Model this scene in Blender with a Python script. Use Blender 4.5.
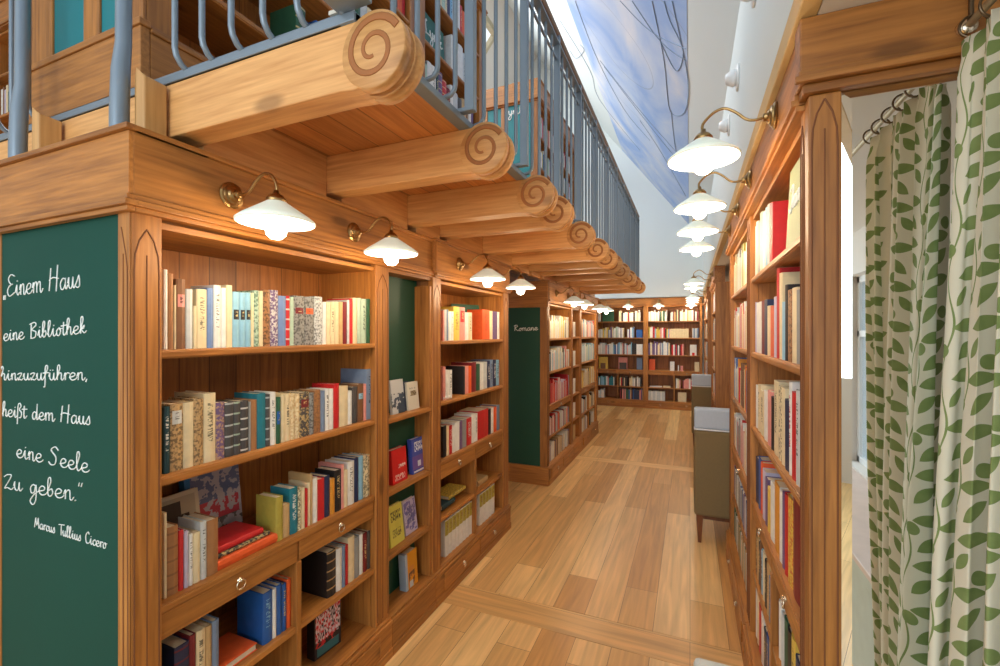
import bpy, bmesh, math, random
from mathutils import Vector, Matrix
PI = math.pi
random.seed(7)
for o in list(bpy.data.objects): bpy.data.objects.remove(o)
C = bpy.context.scene.collection
scn = bpy.context.scene

# ---------------------------------------------------------------- camera
F = 449.0; TH = math.atan(190/449.0); SN = math.sin(TH); CS = math.cos(TH); EYE = 1.65
cam = bpy.data.cameras.new('camera'); cam.sensor_width = 36; cam.lens = F/1000*36
cam.clip_start = 0.05; cam.clip_end = 200
camo = bpy.data.objects.new('camera', cam); C.objects.link(camo)
camo.location = (0, 0, EYE); camo.rotation_euler = (PI/2, 0, TH)
scn.camera = camo

# ---------------------------------------------------------------- world, exposure
scn.view_settings.view_transform = 'Standard'; scn.view_settings.look = 'None'
scn.view_settings.gamma = 1; scn.view_settings.use_curve_mapping = False
scn.view_settings.exposure = 0.22
w = bpy.data.worlds.new('daylight'); scn.world = w; w.use_nodes = True
bg = w.node_tree.nodes['Background']
bg.inputs['Color'].default_value = (0.86, 0.94, 1.0, 1); bg.inputs['Strength'].default_value = 1.1

def area(name, loc, rot, sx, sy, power, col):
    l = bpy.data.lights.new(name, 'AREA'); l.shape = 'RECTANGLE'; l.size = sx; l.size_y = sy
    l.energy = power; l.color = col
    o = bpy.data.objects.new(name, l); C.objects.link(o); o.location = loc; o.rotation_euler = rot
    return o
# added cool light from behind the photographer (source unseen), and daylight of the roof windows over the gallery
area('window_daylight', (-0.6, -2.6, 2.3), (math.radians(80), 0, math.radians(8)), 3.0, 2.2, 70, (0.86, 0.94, 1.0))
area('skylight_daylight', (-4.55, 4.6, 6.75), (0, math.radians(-40), 0), 1.6, 7.0, 420, (0.92, 0.97, 1.0))
LAMP_W = 3.6; LAMP_COL = (1.0, 0.74, 0.46)

# pixel -> world point on a plane X = const or Y = const (used to measure the photograph)
def ray(px, py):
    a = (px-500)/F; b = (333-py)/F
    return (-SN+a*CS, CS+a*SN, b)
def onX(px, py, X): v = ray(px, py); t = X/v[0]; return Vector((X, t*v[1], EYE+t*v[2]))
def onY(px, py, Y): v = ray(px, py); t = Y/v[1]; return Vector((t*v[0], Y, EYE+t*v[2]))

# ---------------------------------------------------------------- material helpers
def srgb(r, g, b):
    f = lambda c: (c/255)/12.92 if c/255 <= 0.04045 else ((c/255+0.055)/1.055)**2.4
    return (f(r), f(g), f(b), 1)
def mat(name):
    m = bpy.data.materials.new(name); m.use_nodes = True
    nt = m.node_tree; return m, nt, nt.nodes['Principled BSDF']
def N(nt, t, **kw):
    n = nt.nodes.new(t)
    for k, v in kw.items(): setattr(n, k, v)
    return n
def plain(name, col, rough=0.5, metal=0.0, noise=0.06, scale=12, spec=0.5):
    m, nt, b = mat(name)
    tc = N(nt, 'ShaderNodeTexCoord'); nz = N(nt, 'ShaderNodeTexNoise'); nz.inputs['Scale'].default_value = scale
    nt.links.new(tc.outputs['Object'], nz.inputs['Vector'])
    hs = N(nt, 'ShaderNodeHueSaturation'); hs.inputs['Color'].default_value = col
    mr = N(nt, 'ShaderNodeMapRange'); mr.inputs['To Min'].default_value = 1-noise*2; mr.inputs['To Max'].default_value = 1+noise*2
    nt.links.new(nz.outputs['Fac'], mr.inputs['Value']); nt.links.new(mr.outputs['Result'], hs.inputs['Value'])
    nt.links.new(hs.outputs['Color'], b.inputs['Base Color'])
    b.inputs['Roughness'].default_value = rough; b.inputs['Metallic'].default_value = metal
    b.inputs['Specular IOR Level'].default_value = spec
    return m
def wood(name, light, dark, axis='z', plank=0.0, plank_axis='x', rough=0.45, grain=1.0, knots=True):
    """pine: grain stretched along axis, soft knots, optional joints every plank metres across plank_axis"""
    m, nt, b = mat(name); L = nt.links.new
    tc = N(nt, 'ShaderNodeTexCoord'); oi = N(nt, 'ShaderNodeObjectInfo')
    mp = N(nt, 'ShaderNodeMapping')
    sc = {'x': (0.5, 9, 9), 'y': (9, 0.5, 9), 'z': (9, 9, 0.5)}[axis]
    mp.inputs['Scale'].default_value = sc
    off = N(nt, 'ShaderNodeVectorMath', operation='SCALE'); off.inputs[0].default_value = (7, 11, 13)
    L(oi.outputs['Random'], off.inputs['Scale'])
    ad = N(nt, 'ShaderNodeVectorMath', operation='ADD'); L(tc.outputs['Object'], ad.inputs[0]); L(off.outputs[0], ad.inputs[1])
    vec = ad.outputs[0]
    pl_fac = None
    if plank:
        sep = N(nt, 'ShaderNodeSeparateXYZ'); L(tc.outputs['Object'], sep.inputs[0])
        dv = N(nt, 'ShaderNodeMath', operation='DIVIDE'); L(sep.outputs[plank_axis.upper()], dv.inputs[0]); dv.inputs[1].default_value = plank
        fl = N(nt, 'ShaderNodeMath', operation='FLOOR'); L(dv.outputs[0], fl.inputs[0])
        wn = N(nt, 'ShaderNodeTexWhiteNoise', noise_dimensions='1D'); L(fl.outputs[0], wn.inputs['W'])
        fr = N(nt, 'ShaderNodeMath', operation='FRACT'); L(dv.outputs[0], fr.inputs[0])
        s2 = N(nt, 'ShaderNodeMath', operation='SUBTRACT'); L(fr.outputs[0], s2.inputs[0]); s2.inputs[1].default_value = 0.5
        ab = N(nt, 'ShaderNodeMath', operation='ABSOLUTE'); L(s2.outputs[0], ab.inputs[0])
        gt = N(nt, 'ShaderNodeMath', operation='GREATER_THAN'); L(ab.outputs[0], gt.inputs[0]); gt.inputs[1].default_value = 0.5-0.0025/plank
        sc2 = N(nt, 'ShaderNodeVectorMath', operation='SCALE'); sc2.inputs[0].default_value = (3.1, 5.7, 4.3); L(wn.outputs['Value'], sc2.inputs['Scale'])
        ad2 = N(nt, 'ShaderNodeVectorMath', operation='ADD'); L(vec, ad2.inputs[0]); L(sc2.outputs[0], ad2.inputs[1]); vec = ad2.outputs[0]
        pl_fac = (wn.outputs['Value'], gt.outputs[0])
    L(vec, mp.inputs['Vector'])
    n1 = N(nt, 'ShaderNodeTexNoise'); n1.inputs['Scale'].default_value = 1.1; n1.inputs['Detail'].default_value = 5; n1.inputs['Distortion'].default_value = 0.8
    L(mp.outputs[0], n1.inputs['Vector'])
    ml = N(nt, 'ShaderNodeMath', operation='MULTIPLY'); L(n1.outputs['Fac'], ml.inputs[0]); ml.inputs[1].default_value = 14
    sn = N(nt, 'ShaderNodeMath', operation='SINE'); L(ml.outputs[0], sn.inputs[0])
    n2 = N(nt, 'ShaderNodeTexNoise'); n2.inputs['Scale'].default_value = 9; n2.inputs['Detail'].default_value = 3
    L(mp.outputs[0], n2.inputs['Vector'])
    mix = N(nt, 'ShaderNodeMath', operation='MULTIPLY_ADD'); L(sn.outputs[0], mix.inputs[0]); mix.inputs[1].default_value = 0.11*grain
    L(n2.outputs['Fac'], mix.inputs[2])
    cr = N(nt, 'ShaderNodeValToRGB'); cr.color_ramp.elements[0].position = 0.16; cr.color_ramp.elements[1].position = 0.80
    cr.color_ramp.elements[0].color = dark; cr.color_ramp.elements[1].color = light
    L(mix.outputs[0], cr.inputs['Fac']); col = cr.outputs['Color']
    if knots:
        mk = N(nt, 'ShaderNodeMapping'); mk.inputs['Scale'].default_value = {'x': (2.0, 5, 5), 'y': (5, 2.0, 5), 'z': (5, 5, 2.0)}[axis]; L(vec, mk.inputs['Vector'])
        vo = N(nt, 'ShaderNodeTexVoronoi'); vo.inputs['Scale'].default_value = 0.85; L(mk.outputs[0], vo.inputs['Vector'])
        mr = N(nt, 'ShaderNodeMapRange', interpolation_type='SMOOTHSTEP'); L(vo.outputs['Distance'], mr.inputs['Value'])
        mr.inputs['From Min'].default_value = 0.05; mr.inputs['From Max'].default_value = 0.13; mr.inputs['To Min'].default_value = 0.6; mr.inputs['To Max'].default_value = 0.0
        mx = N(nt, 'ShaderNodeMix', data_type='RGBA'); L(mr.outputs['Result'], mx.inputs['Factor']); L(col, mx.inputs['A'])
        mx.inputs['B'].default_value = tuple(c*0.42 for c in dark[:3])+(1,); col = mx.outputs['Result']
    hs = N(nt, 'ShaderNodeHueSaturation'); L(col, hs.inputs['Color'])
    v = N(nt, 'ShaderNodeMapRange'); v.inputs['To Min'].default_value = 0.86; v.inputs['To Max'].default_value = 1.12
    L(pl_fac[0] if pl_fac else oi.outputs['Random'], v.inputs['Value'])
    if pl_fac:
        v.inputs['To Min'].default_value = 0.74; v.inputs['To Max'].default_value = 1.16
        sb = N(nt, 'ShaderNodeMath', operation='MULTIPLY_ADD'); L(pl_fac[1], sb.inputs[0]); sb.inputs[1].default_value = -0.5; L(v.outputs['Result'], sb.inputs[2])
        L(sb.outputs[0], hs.inputs['Value'])
    else: L(v.outputs['Result'], hs.inputs['Value'])
    L(hs.outputs['Color'], b.inputs['Base Color'])
    b.inputs['Roughness'].default_value = rough
    bp = N(nt, 'ShaderNodeBump'); bp.inputs['Strength'].default_value = 0.08; bp.inputs['Distance'].default_value = 0.004
    L(mix.outputs[0], bp.inputs['Height']); L(bp.outputs[0], b.inputs['Normal'])
    return m

PL, PD = srgb(190, 127, 60), srgb(128, 77, 31)         # stained pine of the cases
WZ = wood('stained_pine_upright', PL, PD, 'z'); WY = wood('stained_pine_along_aisle', PL, PD, 'y'); WX = wood('stained_pine_across', PL, PD, 'x')
WB_Y = wood('pine_back_boards_y', srgb(184, 118, 56), srgb(124, 70, 28), 'z', plank=0.115, plank_axis='y', knots=False)
WB_X = wood('pine_back_boards_x', srgb(184, 118, 56), srgb(124, 70, 28), 'z', plank=0.115, plank_axis='x', knots=False)
BM = wood('raw_pine_beam', srgb(226, 172, 108), srgb(184, 124, 66), 'x', rough=0.5, grain=0.7)
BMG = plain('carved_groove_wood', srgb(160, 100, 52), 0.7)
GRV = plain('carved_line_wood', srgb(120, 72, 38), 0.7)
DK = wood('gallery_deck_boards', srgb(216, 150, 84), srgb(180, 112, 56), 'y', plank=0.13, plank_axis='x', rough=0.5, grain=0.6)
WEDGE = wood('pine_wedge', srgb(214, 164, 100), srgb(186, 134, 76), 'z', knots=False)
GREEN = plain('green_chalkboard', srgb(8, 70, 58), 0.65, noise=0.05, scale=2, spec=0.25)
DGREEN = plain('dark_green_panel', srgb(22, 74, 54), 0.55, noise=0.04, scale=2)
TEAL = plain('teal_panel', srgb(6, 120, 128), 0.5, noise=0.04)
STEEL = plain('painted_blue_grey_steel', srgb(128, 142, 154), 0.35, 0.3, noise=0.03)
BRASS = plain('aged_brass', srgb(172, 140, 92), 0.28, 1.0, noise=0.12, scale=40)
PALEBRASS = plain('pale_brass', srgb(226, 214, 190), 0.25, 1.0)
CHALK = plain('white_marker', srgb(240, 244, 240), 0.7, noise=0)
PAPER = plain('paper_pages', srgb(226, 212, 184), 0.85, noise=0.08, scale=300)
PLASTER = plain('pale_plaster', srgb(214, 224, 226), 0.85, noise=0.012, scale=2)
PLASTER2 = plain('warm_plaster', srgb(222, 218, 212), 0.85, noise=0.012, scale=2)
WHITE = plain('white_paint', srgb(232, 236, 238), 0.4, noise=0.01)
LEDGE = plain('ochre_wall_ledge', srgb(206, 174, 118), 0.6)
OLIVE = plain('olive_brown_upholstery', srgb(124, 106, 70), 0.8, noise=0.05, scale=60)
BLUEGREY = plain('pale_blue_grey_upholstery', srgb(178, 192, 206), 0.8, noise=0.03, scale=60)
LEG = wood('chair_leg_wood', srgb(128, 76, 40), srgb(92, 52, 26), 'z', knots=False)

def glow_glass(name, col, strength):
    m, nt, b = mat(name); b.inputs['Base Color'].default_value = col; b.inputs['Roughness'].default_value = 0.25
    b.inputs['Emission Color'].default_value = col; b.inputs['Emission Strength'].default_value = strength
    return m
SHADE = glow_glass('lit_opal_glass', (0.90, 0.98, 0.84, 1), 0.16)
SHADE_IN = glow_glass('lit_opal_glass_inside', (1.0, 0.97, 0.90, 1), 2.2)
BULB = glow_glass('lit_bulb', (1.0, 0.93, 0.82, 1), 6.0)
def glass():
    m, nt, b = mat('window_glass'); b.inputs['Transmission Weight'].default_value = 1; b.inputs['Roughness'].default_value = 0
    b.inputs['IOR'].default_value = 1.05; b.inputs['Base Color'].default_value = (0.82, 0.88, 0.92, 1); return m
GLASS = glass()
def mirror():
    m, nt, b = mat('mirror_glass'); b.inputs['Metallic'].default_value = 1; b.inputs['Roughness'].default_value = 0.01
    b.inputs['Base Color'].default_value = (0.86, 0.9, 0.88, 1); return m
MIRROR = mirror()

# floor: long oak boards along the aisle, per-board tone
def floor_mat(name, rot=0.0, wdt=0.19, ln=2.2):
    m, nt, b = mat(name); L = nt.links.new
    tc = N(nt, 'ShaderNodeTexCoord'); mp = N(nt, 'ShaderNodeMapping'); mp.inputs['Rotation'].default_value = (0, 0, rot)
    L(tc.outputs['Object'], mp.inputs['Vector'])
    br = N(nt, 'ShaderNodeTexBrick'); br.offset = 0.37; br.inputs['Scale'].default_value = 1
    br.inputs['Brick Width'].default_value = ln; br.inputs['Row Height'].default_value = wdt
    br.inputs['Mortar Size'].default_value = 0.0012; br.inputs['Mortar Smooth'].default_value = 0.1; br.inputs['Bias'].default_value = 0.0
    br.inputs['Color1'].default_value = srgb(244, 204, 140); br.inputs['Color2'].default_value = srgb(200, 146, 82); br.inputs['Mortar'].default_value = srgb(120, 78, 44)
    L(mp.outputs[0], br.inputs['Vector'])
    mg = N(nt, 'ShaderNodeMapping'); mg.inputs['Scale'].default_value = (0.8, 14, 1); L(mp.outputs[0], mg.inputs['Vector'])
    nz = N(nt, 'ShaderNodeTexNoise'); nz.inputs['Scale'].default_value = 2.2; nz.inputs['Detail'].default_value = 6; nz.inputs['Distortion'].default_value = 0.6; L(mg.outputs[0], nz.inputs['Vector'])
    mr = N(nt, 'ShaderNodeMapRange'); mr.inputs['From Min'].default_value = 0.25; mr.inputs['From Max'].default_value = 0.75; mr.inputs['To Min'].default_value = 0.72; mr.inputs['To Max'].default_value = 1.16; L(nz.outputs['Fac'], mr.inputs['Value'])
    hs = N(nt, 'ShaderNodeHueSaturation'); L(br.outputs['Color'], hs.inputs['Color']); L(mr.outputs['Result'], hs.inputs['Value'])
    L(hs.outputs['Color'], b.inputs['Base Color']); b.inputs['Roughness'].default_value = 0.34
    return m
FL_Y = floor_mat('oak_floor_long_boards', PI/2); FL_X = floor_mat('oak_floor_cross_boards', 0, 0.26, 3.0)

# ---------------------------------------------------------------- mesh builder (world coordinates unless told)
class MB:
    def __init__(s): s.v = []; s.f = []; s.mi = []; s.sm = []; s.uv = None
    def add(s, vs, fs, mi=0, smooth=False):
        n = len(s.v); s.v += [tuple(p) for p in vs]
        for f in fs: s.f.append([n+i for i in f]); s.mi.append(mi); s.sm.append(smooth)
        return s
    def box(s, a, b, mi=0, M=None):
        x0, x1 = sorted((a[0], b[0])); y0, y1 = sorted((a[1], b[1])); z0, z1 = sorted((a[2], b[2]))
        vs = [Vector(p) for p in ((x0,y0,z0),(x1,y0,z0),(x1,y1,z0),(x0,y1,z0),(x0,y0,z1),(x1,y0,z1),(x1,y1,z1),(x0,y1,z1))]
        if M: vs = [M @ p for p in vs]
        return s.add(vs, [(0,3,2,1),(4,5,6,7),(0,1,5,4),(1,2,6,5),(2,3,7,6),(3,0,4,7)], mi)
    def tube(s, pts, r, n=8, mi=0, cap=True, flat=None):
        pts = [Vector(p) for p in pts]; rings = []; up = Vector((0, 0, 1)); prev = None
        for i, p in enumerate(pts):
            t = (pts[min(i+1, len(pts)-1)]-pts[max(i-1, 0)]).normalized()
            if prev is None: a = t.cross(up) if abs(t.dot(up)) < 0.95 else t.cross(Vector((1, 0, 0)))
            else: a = prev-t*prev.dot(t)
            a.normalize(); prev = a; b = t.cross(a); rr = r[i] if isinstance(r, (list, tuple)) else r
            rings.append([p+(a*math.cos(2*PI*k/n)+b*math.sin(2*PI*k/n))*rr for k in range(n)])
        vs = [q for g in rings for q in g]; fs = []
        for i in range(len(pts)-1):
            for k in range(n): fs.append((i*n+k, i*n+(k+1) % n, (i+1)*n+(k+1) % n, (i+1)*n+k))
        s.add(vs, fs, mi, True)
        if cap: s.add(rings[0], [tuple(range(n))[::-1]], mi); s.add(rings[-1], [tuple(range(n))], mi)
        return s
    def lathe(s, prof, M, n=24, mi=0, smooth=True):
        """prof: (radius, height) pairs, turned about local z, placed by M"""
        vs = []; fs = []
        for r, h in prof:
            for k in range(n): vs.append(M @ Vector((r*math.cos(2*PI*k/n), r*math.sin(2*PI*k/n), h)))
        for i in range(len(prof)-1):
            for k in range(n): fs.append((i*n+k, i*n+(k+1) % n, (i+1)*n+(k+1) % n, (i+1)*n+k))
        return s.add(vs, fs, mi, smooth)
    def prism(s, poly, axis, a, b, mi=0):
        """poly in the plane across axis, extruded a..b; axis y: (x,z), axis x: (y,z), axis z: (x,y)"""
        P = {'y': lambda p, t: (p[0], t, p[1]), 'x': lambda p, t: (t, p[0], p[1]), 'z': lambda p, t: (p[0], p[1], t)}[axis]
        n = len(poly); vs = [P(p, a) for p in poly]+[P(p, b) for p in poly]
        fs = [tuple(range(n)), tuple(range(2*n-1, n-1, -1))]+[(i, n+i, n+(i+1) % n, (i+1) % n) for i in range(n)]
        return s.add(vs, fs, mi)
    def torus(s, c, R, r, M3, n=16, k=6, mi=0):
        vs = []; fs = []
        for i in range(n):
            for j in range(k):
                a = 2*PI*i/n; b = 2*PI*j/k
                vs.append(Vector(c)+M3 @ Vector(((R+r*math.cos(b))*math.cos(a), (R+r*math.cos(b))*math.sin(a), r*math.sin(b))))
        for i in range(n):
            for j in range(k): fs.append((i*k+j, ((i+1) % n)*k+j, ((i+1) % n)*k+(j+1) % k, i*k+(j+1) % k))
        return s.add(vs, fs, mi, True)
    def build(s, name, mats, parent=None, bevel=0, origin=None):
        """links one mesh object; vertices are world coords, kept so whatever the parent's place is"""
        me = bpy.data.meshes.new(name)
        W = Matrix.Translation(origin) if origin is not None else (parent_world(parent) if parent else Matrix.Identity(4))
        Wi = W.inverted()
        me.from_pydata([Wi @ Vector(p) for p in s.v], [], s.f)
        for m in (mats if isinstance(mats, (list, tuple)) else [mats]): me.materials.append(m)
        me.polygons.foreach_set('material_index', s.mi); me.polygons.foreach_set('use_smooth', s.sm)
        bm = bmesh.new(); bm.from_mesh(me); bmesh.ops.recalc_face_normals(bm, faces=bm.faces); bm.to_mesh(me); bm.free()
        me.update()
        o = bpy.data.objects.new(name, me); C.objects.link(o)
        if parent:
            o.parent = parent
            if origin is not None: o.matrix_local = parent_world(parent).inverted() @ W
        elif origin is not None: o.matrix_world = W; o.location = origin
        if bevel:
            b = o.modifiers.new('bevel', 'BEVEL'); b.width = bevel; b.segments = 2; b.limit_method = 'ANGLE'; b.angle_limit = math.radians(40)
        return o
PW = {}
def parent_world(p):
    if p is None: return Matrix.Identity(4)
    M = Matrix.LocRotScale(p.location, p.rotation_euler, p.scale) if p.matrix_basis == p.matrix_local else p.matrix_local.copy()
    return parent_world(p.parent) @ p.matrix_basis if p.parent else p.matrix_basis.copy()
def tag(o, label=None, cat=None, group=None, kind=None):
    if label: o['label'] = label
    if cat: o['category'] = cat
    if group: o['group'] = group
    if kind: o['kind'] = kind
    return o
def thing(name, label, cat, loc, group=None):
    o = bpy.data.objects.new(name, None); C.objects.link(o); o.location = loc; o.empty_display_size = 0.1
    return tag(o, label, cat, group)
ORD = ['first','second','third','fourth','fifth','sixth','seventh','eighth','ninth','tenth','eleventh','twelfth','thirteenth','fourteenth','fifteenth',
 'sixteenth','seventeenth','eighteenth','nineteenth','twentieth']
def ordinal(i):
    if i < 20: return ORD[i]
    t = ['twenty','thirty','forty'][(i+1)//10-2]
    return t+'-'+ORD[(i+1) % 10-1] if (i+1) % 10 else {20:'twentieth',30:'thirtieth',40:'fortieth'}[i+1]

# ---------------------------------------------------------------- setting
def structure(name, mb, m, bevel=0, label=None): return tag(mb.build(name, m, bevel=bevel), label, kind='structure')
fl = MB().box((-7.1, 2.62, -0.1), (2.2, 5.80, 0)); fl.box((-7.1, 5.99, -0.1), (2.2, 10.5, 0)); fl.box((-7.1, -3.5, -0.1), (2.2, 2.40, 0))
fl.box((-7.1, 2.403, -0.1), (2.2, 2.617, 0), 1); fl.box((-7.1, 5.803, -0.1), (2.2, 5.987, 0), 1)
fl.box((-7.1, 2.40, -0.1), (2.2, 2.403, -0.003), 2); fl.box((-7.1, 2.617, -0.1), (2.2, 2.62, -0.003), 2); fl.box((-7.1, 5.8, -0.1), (2.2, 5.803, -0.003), 2); fl.box((-7.1, 5.987, -0.1), (2.2, 5.99, -0.003), 2)
structure('floor', fl, [FL_Y, FL_X, GRV], label='oak board floor of the aisle')
FARY = 10.36
structure('wall_back', MB().box((-7.1, FARY+0.37, 0), (2.2, FARY+0.6, 9)).box((-7.1, FARY, 2.43), (2.2, FARY+0.37, 9)), PLASTER, label='pale wall above the far bookcases')
structure('wall_right', MB().box((0.27, -3.5, 2.50), (0.42, FARY, 4.2)), PLASTER, label='pale wall over the right hand bookcases')
structure('ceiling', MB().box((0.285, -3.5, 2.42), (1.4, FARY, 2.50)), PLASTER2, label='flat soffit over the right hand bookcases and window niche')
# window niche: outer wall with openings
WXX = 1.16
wn = MB()
wins = [(-2.9, -2.1), (-1.8, -1.0), (-0.2, 0.75)]; z0w, z1w = 0.62, 2.10
ys = -3.5
for a, b in wins:
    wn.box((WXX, ys, 0), (WXX+0.2, a, 2.42)); wn.box((WXX, a, 0), (WXX+0.2, b, z0w)); wn.box((WXX, a, z1w), (WXX+0.2, b, 2.42)); ys = b
wn.box((WXX, ys, 0), (WXX+0.2, FARY, 2.42))
structure('wall_window_side', wn, PLASTER2, label='light wall with tall windows behind the curtains')
for i, (a, b) in enumerate(wins):
    fr = MB()
    for y in (a, b-0.05, (a+b)/2-0.02): fr.box((WXX+0.08, y, z0w), (WXX+0.13, y+0.05, z1w))
    for z in (z0w, z1w-0.05, 1.62): fr.box((WXX+0.08, a, z), (WXX+0.13, b, z+0.05))
    wobj = structure('window_%d' % (i+1), fr, WHITE, 0.003)
    MB().box((WXX+0.1, a+0.01, z0w+0.01), (WXX+0.104, b-0.01, z1w-0.01)).build('pane', GLASS, wobj)
# low bench along the windows with a pinkish top
bt = structure('trim_1', MB().box((0.712, -3.4, 0.5745), (WXX, 1.30, 0.605)), plain('pinkish_sill', srgb(214, 192, 180), 0.4), 0.004, 'pinkish window sill seen in the mirror')
bf = MB().box((0.745, -3.4, 0.0), (0.775, 1.30, 0.575)); bf.box((0.715, -3.4, 0.53), (0.745, 1.30, 0.574))
structure('trim_2', bf, plain('grey_green_panel', srgb(176, 190, 182), 0.3), 0.003, 'grey green front under the window sill')

structure('wall_front_added', MB().box((-0.3, -3.7, 0), (WXX+0.2, -3.5, 2.42)), PLASTER2, label='added plain wall behind the camera, seen only in the mirror')  # added wall, gives the mirror bevel plaster to reflect instead of bright sky
# roof: steep painted slope on the right, ridge, skylit slope on the left
RS = 1.2977
def rz(x): return 4.06-RS*(x+0.1)
def roof_mat():
    m, nt, b = mat('painted_roof_slope'); L = nt.links.new
    tc = N(nt, 'ShaderNodeTexCoord'); sep = N(nt, 'ShaderNodeSeparateXYZ'); L(tc.outputs['Object'], sep.inputs[0])
    mp = N(nt, 'ShaderNodeMapping'); mp.inputs['Scale'].default_value = (1.3, 0.75, 0.9); L(tc.outputs['Object'], mp.inputs['Vector'])
    nz = N(nt, 'ShaderNodeTexNoise'); nz.inputs['Scale'].default_value = 1.0; nz.inputs['Detail'].default_value = 5; nz.inputs['Distortion'].default_value = 0.7; L(mp.outputs[0], nz.inputs['Vector'])
    cr = N(nt, 'ShaderNodeValToRGB'); e = cr.color_ramp.elements
    e[0].position = 0.38; e[0].color = srgb(148, 178, 228); e[1].position = 0.72; e[1].color = srgb(222, 224, 230)
    e2 = cr.color_ramp.elements.new(0.52); e2.color = srgb(180, 200, 232)
    L(nz.outputs['Fac'], cr.inputs['Fac'])
    # thin ink-blue drawing lines
    wv = N(nt, 'ShaderNodeTexWave', wave_type='RINGS'); wv.inputs['Scale'].default_value = 0.35; wv.inputs['Distortion'].default_value = 5.5; wv.inputs['Detail'].default_value = 2; wv.inputs['Detail Scale'].default_value = 0.8
    L(mp.outputs[0], wv.inputs['Vector'])
    g1 = N(nt, 'ShaderNodeMath', operation='GREATER_THAN'); L(wv.outputs['Fac'], g1.inputs[0]); g1.inputs[1].default_value = 0.9996
    mx = N(nt, 'ShaderNodeMix', data_type='RGBA'); L(cr.outputs['Color'], mx.inputs['A']); mx.inputs['B'].default_value = srgb(140, 160, 190)
    ml = N(nt, 'ShaderNodeMath', operation='MULTIPLY'); L(g1.outputs[0], ml.inputs[0]); ml.inputs[1].default_value = 0.6; L(ml.outputs[0], mx.inputs['Factor'])
    L(mx.outputs['Result'], b.inputs['Base Color']); b.inputs['Roughness'].default_value = 0.9
    return m
SKYP = roof_mat()
rf = MB()
RX = -3.4
rf.prism([(0.42, rz(0.42)), (RX, rz(RX)), (RX, rz(RX)+0.15), (0.42, rz(0.42)+0.15)], 'y', -3.5, FARY+0.5)
structure('roof_slope', rf, PLASTER, label='steep pale roof slope over the aisle').name = 'ceiling_slope'
fz = MB().prism([(-0.02, rz(-0.02)-0.004), (-1.40, rz(-1.40)-0.004), (-1.40, rz(-1.40)+0.01), (-0.02, rz(-0.02)+0.01)], 'y', -3.4, FARY-0.02)
fresco = tag(thing('ceiling_painting', 'blue cloud painting with fine drawn rigging lines on the sloping ceiling', 'painting', (-0.7, 5, rz(-0.7))))
fz.build('painted_sky', SKYP, fresco)
# drawn lines of the painting (ropes, hanging loops) as thin painted strokes
INK = plain('ink_blue_paint', srgb(136, 158, 186), 0.9)
def on_roof(px, py):
    v = ray(px, py); # 1.65+t*vz = 4.06 - RS*(t*vx+0.1)
    t = (4.06-0.1*RS-EYE)/(v[2]+RS*v[0]); return Vector((t*v[0], t*v[1], EYE+t*v[2]-0.008))
strokes = [[(652,0),(664,60),(670,110),(684,112),(688,80),(672,0)], [(660,40),(676,70),(683,50),(670,20),(664,0)], [(671,110),(676,150),(684,170)],
  [(600,60),(640,110),(684,160)], [(604,66),(644,118),(686,170)], [(560,20),(590,70),(600,100),(640,150)], [(570,50),(576,58),(584,50),(580,44)],
  [(632,0),(660,40),(686,60)], [(620,0),(650,30),(686,48)], [(575,0),(598,60),(625,110),(650,140)], [(640,120),(660,150),(686,196)]]
st = MB()
def catmull(pts, k=6, closed=False):
    pts = [Vector(p) for p in pts]; out = []
    for i in range(len(pts)-1):
        p0 = pts[max(i-1, 0)]; p1 = pts[i]; p2 = pts[i+1]; p3 = pts[min(i+2, len(pts)-1)]
        for j in range(k):
            t = j/k; out.append(0.5*((2*p1)+(p2-p0)*t+(2*p0-5*p1+4*p2-p3)*t*t+(3*p1-p0-3*p2+p3)*t**3))
    out.append(pts[-1]); return out
for s_ in strokes:
    st.tube(catmull([on_roof(*p) for p in s_], 5), 0.0035, 5)
st.build('rigging_lines', INK, fresco)
# left slope with skylights: beams and bright glazed bays
lf = MB(); LX = -7.0
def lz(x): return rz(RX)-RS*(RX-x)
bays = [(0.5, 1.6), (2.2, 3.3), (4.0, 5.1), (6.0, 7.1), (7.5, 8.6)]
def slab(a, b, x0, x1): lf.prism([(x0, lz(x0)), (x1, lz(x1)), (x1, lz(x1)+0.15), (x0, lz(x0)+0.15)], 'y', a, b)
slab(-3.5, FARY+0.5, RX, RX-0.35); slab(-3.5, FARY+0.5, RX-2.2, LX)
ys = -3.5
for a, b in bays: slab(ys, a, RX-0.35, RX-2.2); ys = b
slab(ys, FARY+0.5, RX-0.35, RX-2.2)
structure('roof_left', lf, PLASTER2, label='left roof slope with roof windows').name = 'ceiling_left'
PBM = plain('pale_roof_timber', srgb(196, 184, 156), 0.7)
for i, (a, b) in enumerate(bays):
    f = MB()
    for y in (a-0.04, b-0.04): f.prism([(RX-0.35, lz(RX-0.35)-0.05), (RX-2.2, lz(RX-2.2)-0.05), (RX-2.2, lz(RX-2.2)+0.1), (RX-0.35, lz(RX-0.35)+0.1)], 'y', y, y+0.08)
    for x in (RX-0.35, RX-1.25, RX-2.2): f.box((x-0.05, a, lz(x)-0.06), (x+0.05, b, lz(x)+0.08))
    structure('window_%d' % (i+4), f, PBM)
for i, y in enumerate((7.3, 9.2)):
    structure('trim_%d' % (i+5), MB().box((-5.4, y, 5.55), (-2.2, y+0.14, 5.72)), PBM, label='pale roof tie beam')
structure('wall_left', MB().box((-7.1, -3.5, 0), (-6.9, FARY+0.5, 4.6)), PLASTER2, label='far left outer wall')
structure('trim_3', MB().box((0.24, -3.4, 2.421), (0.284, 9.9, 2.49)), LEDGE, 0.003, 'ochre ledge along the foot of the right wall')

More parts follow.
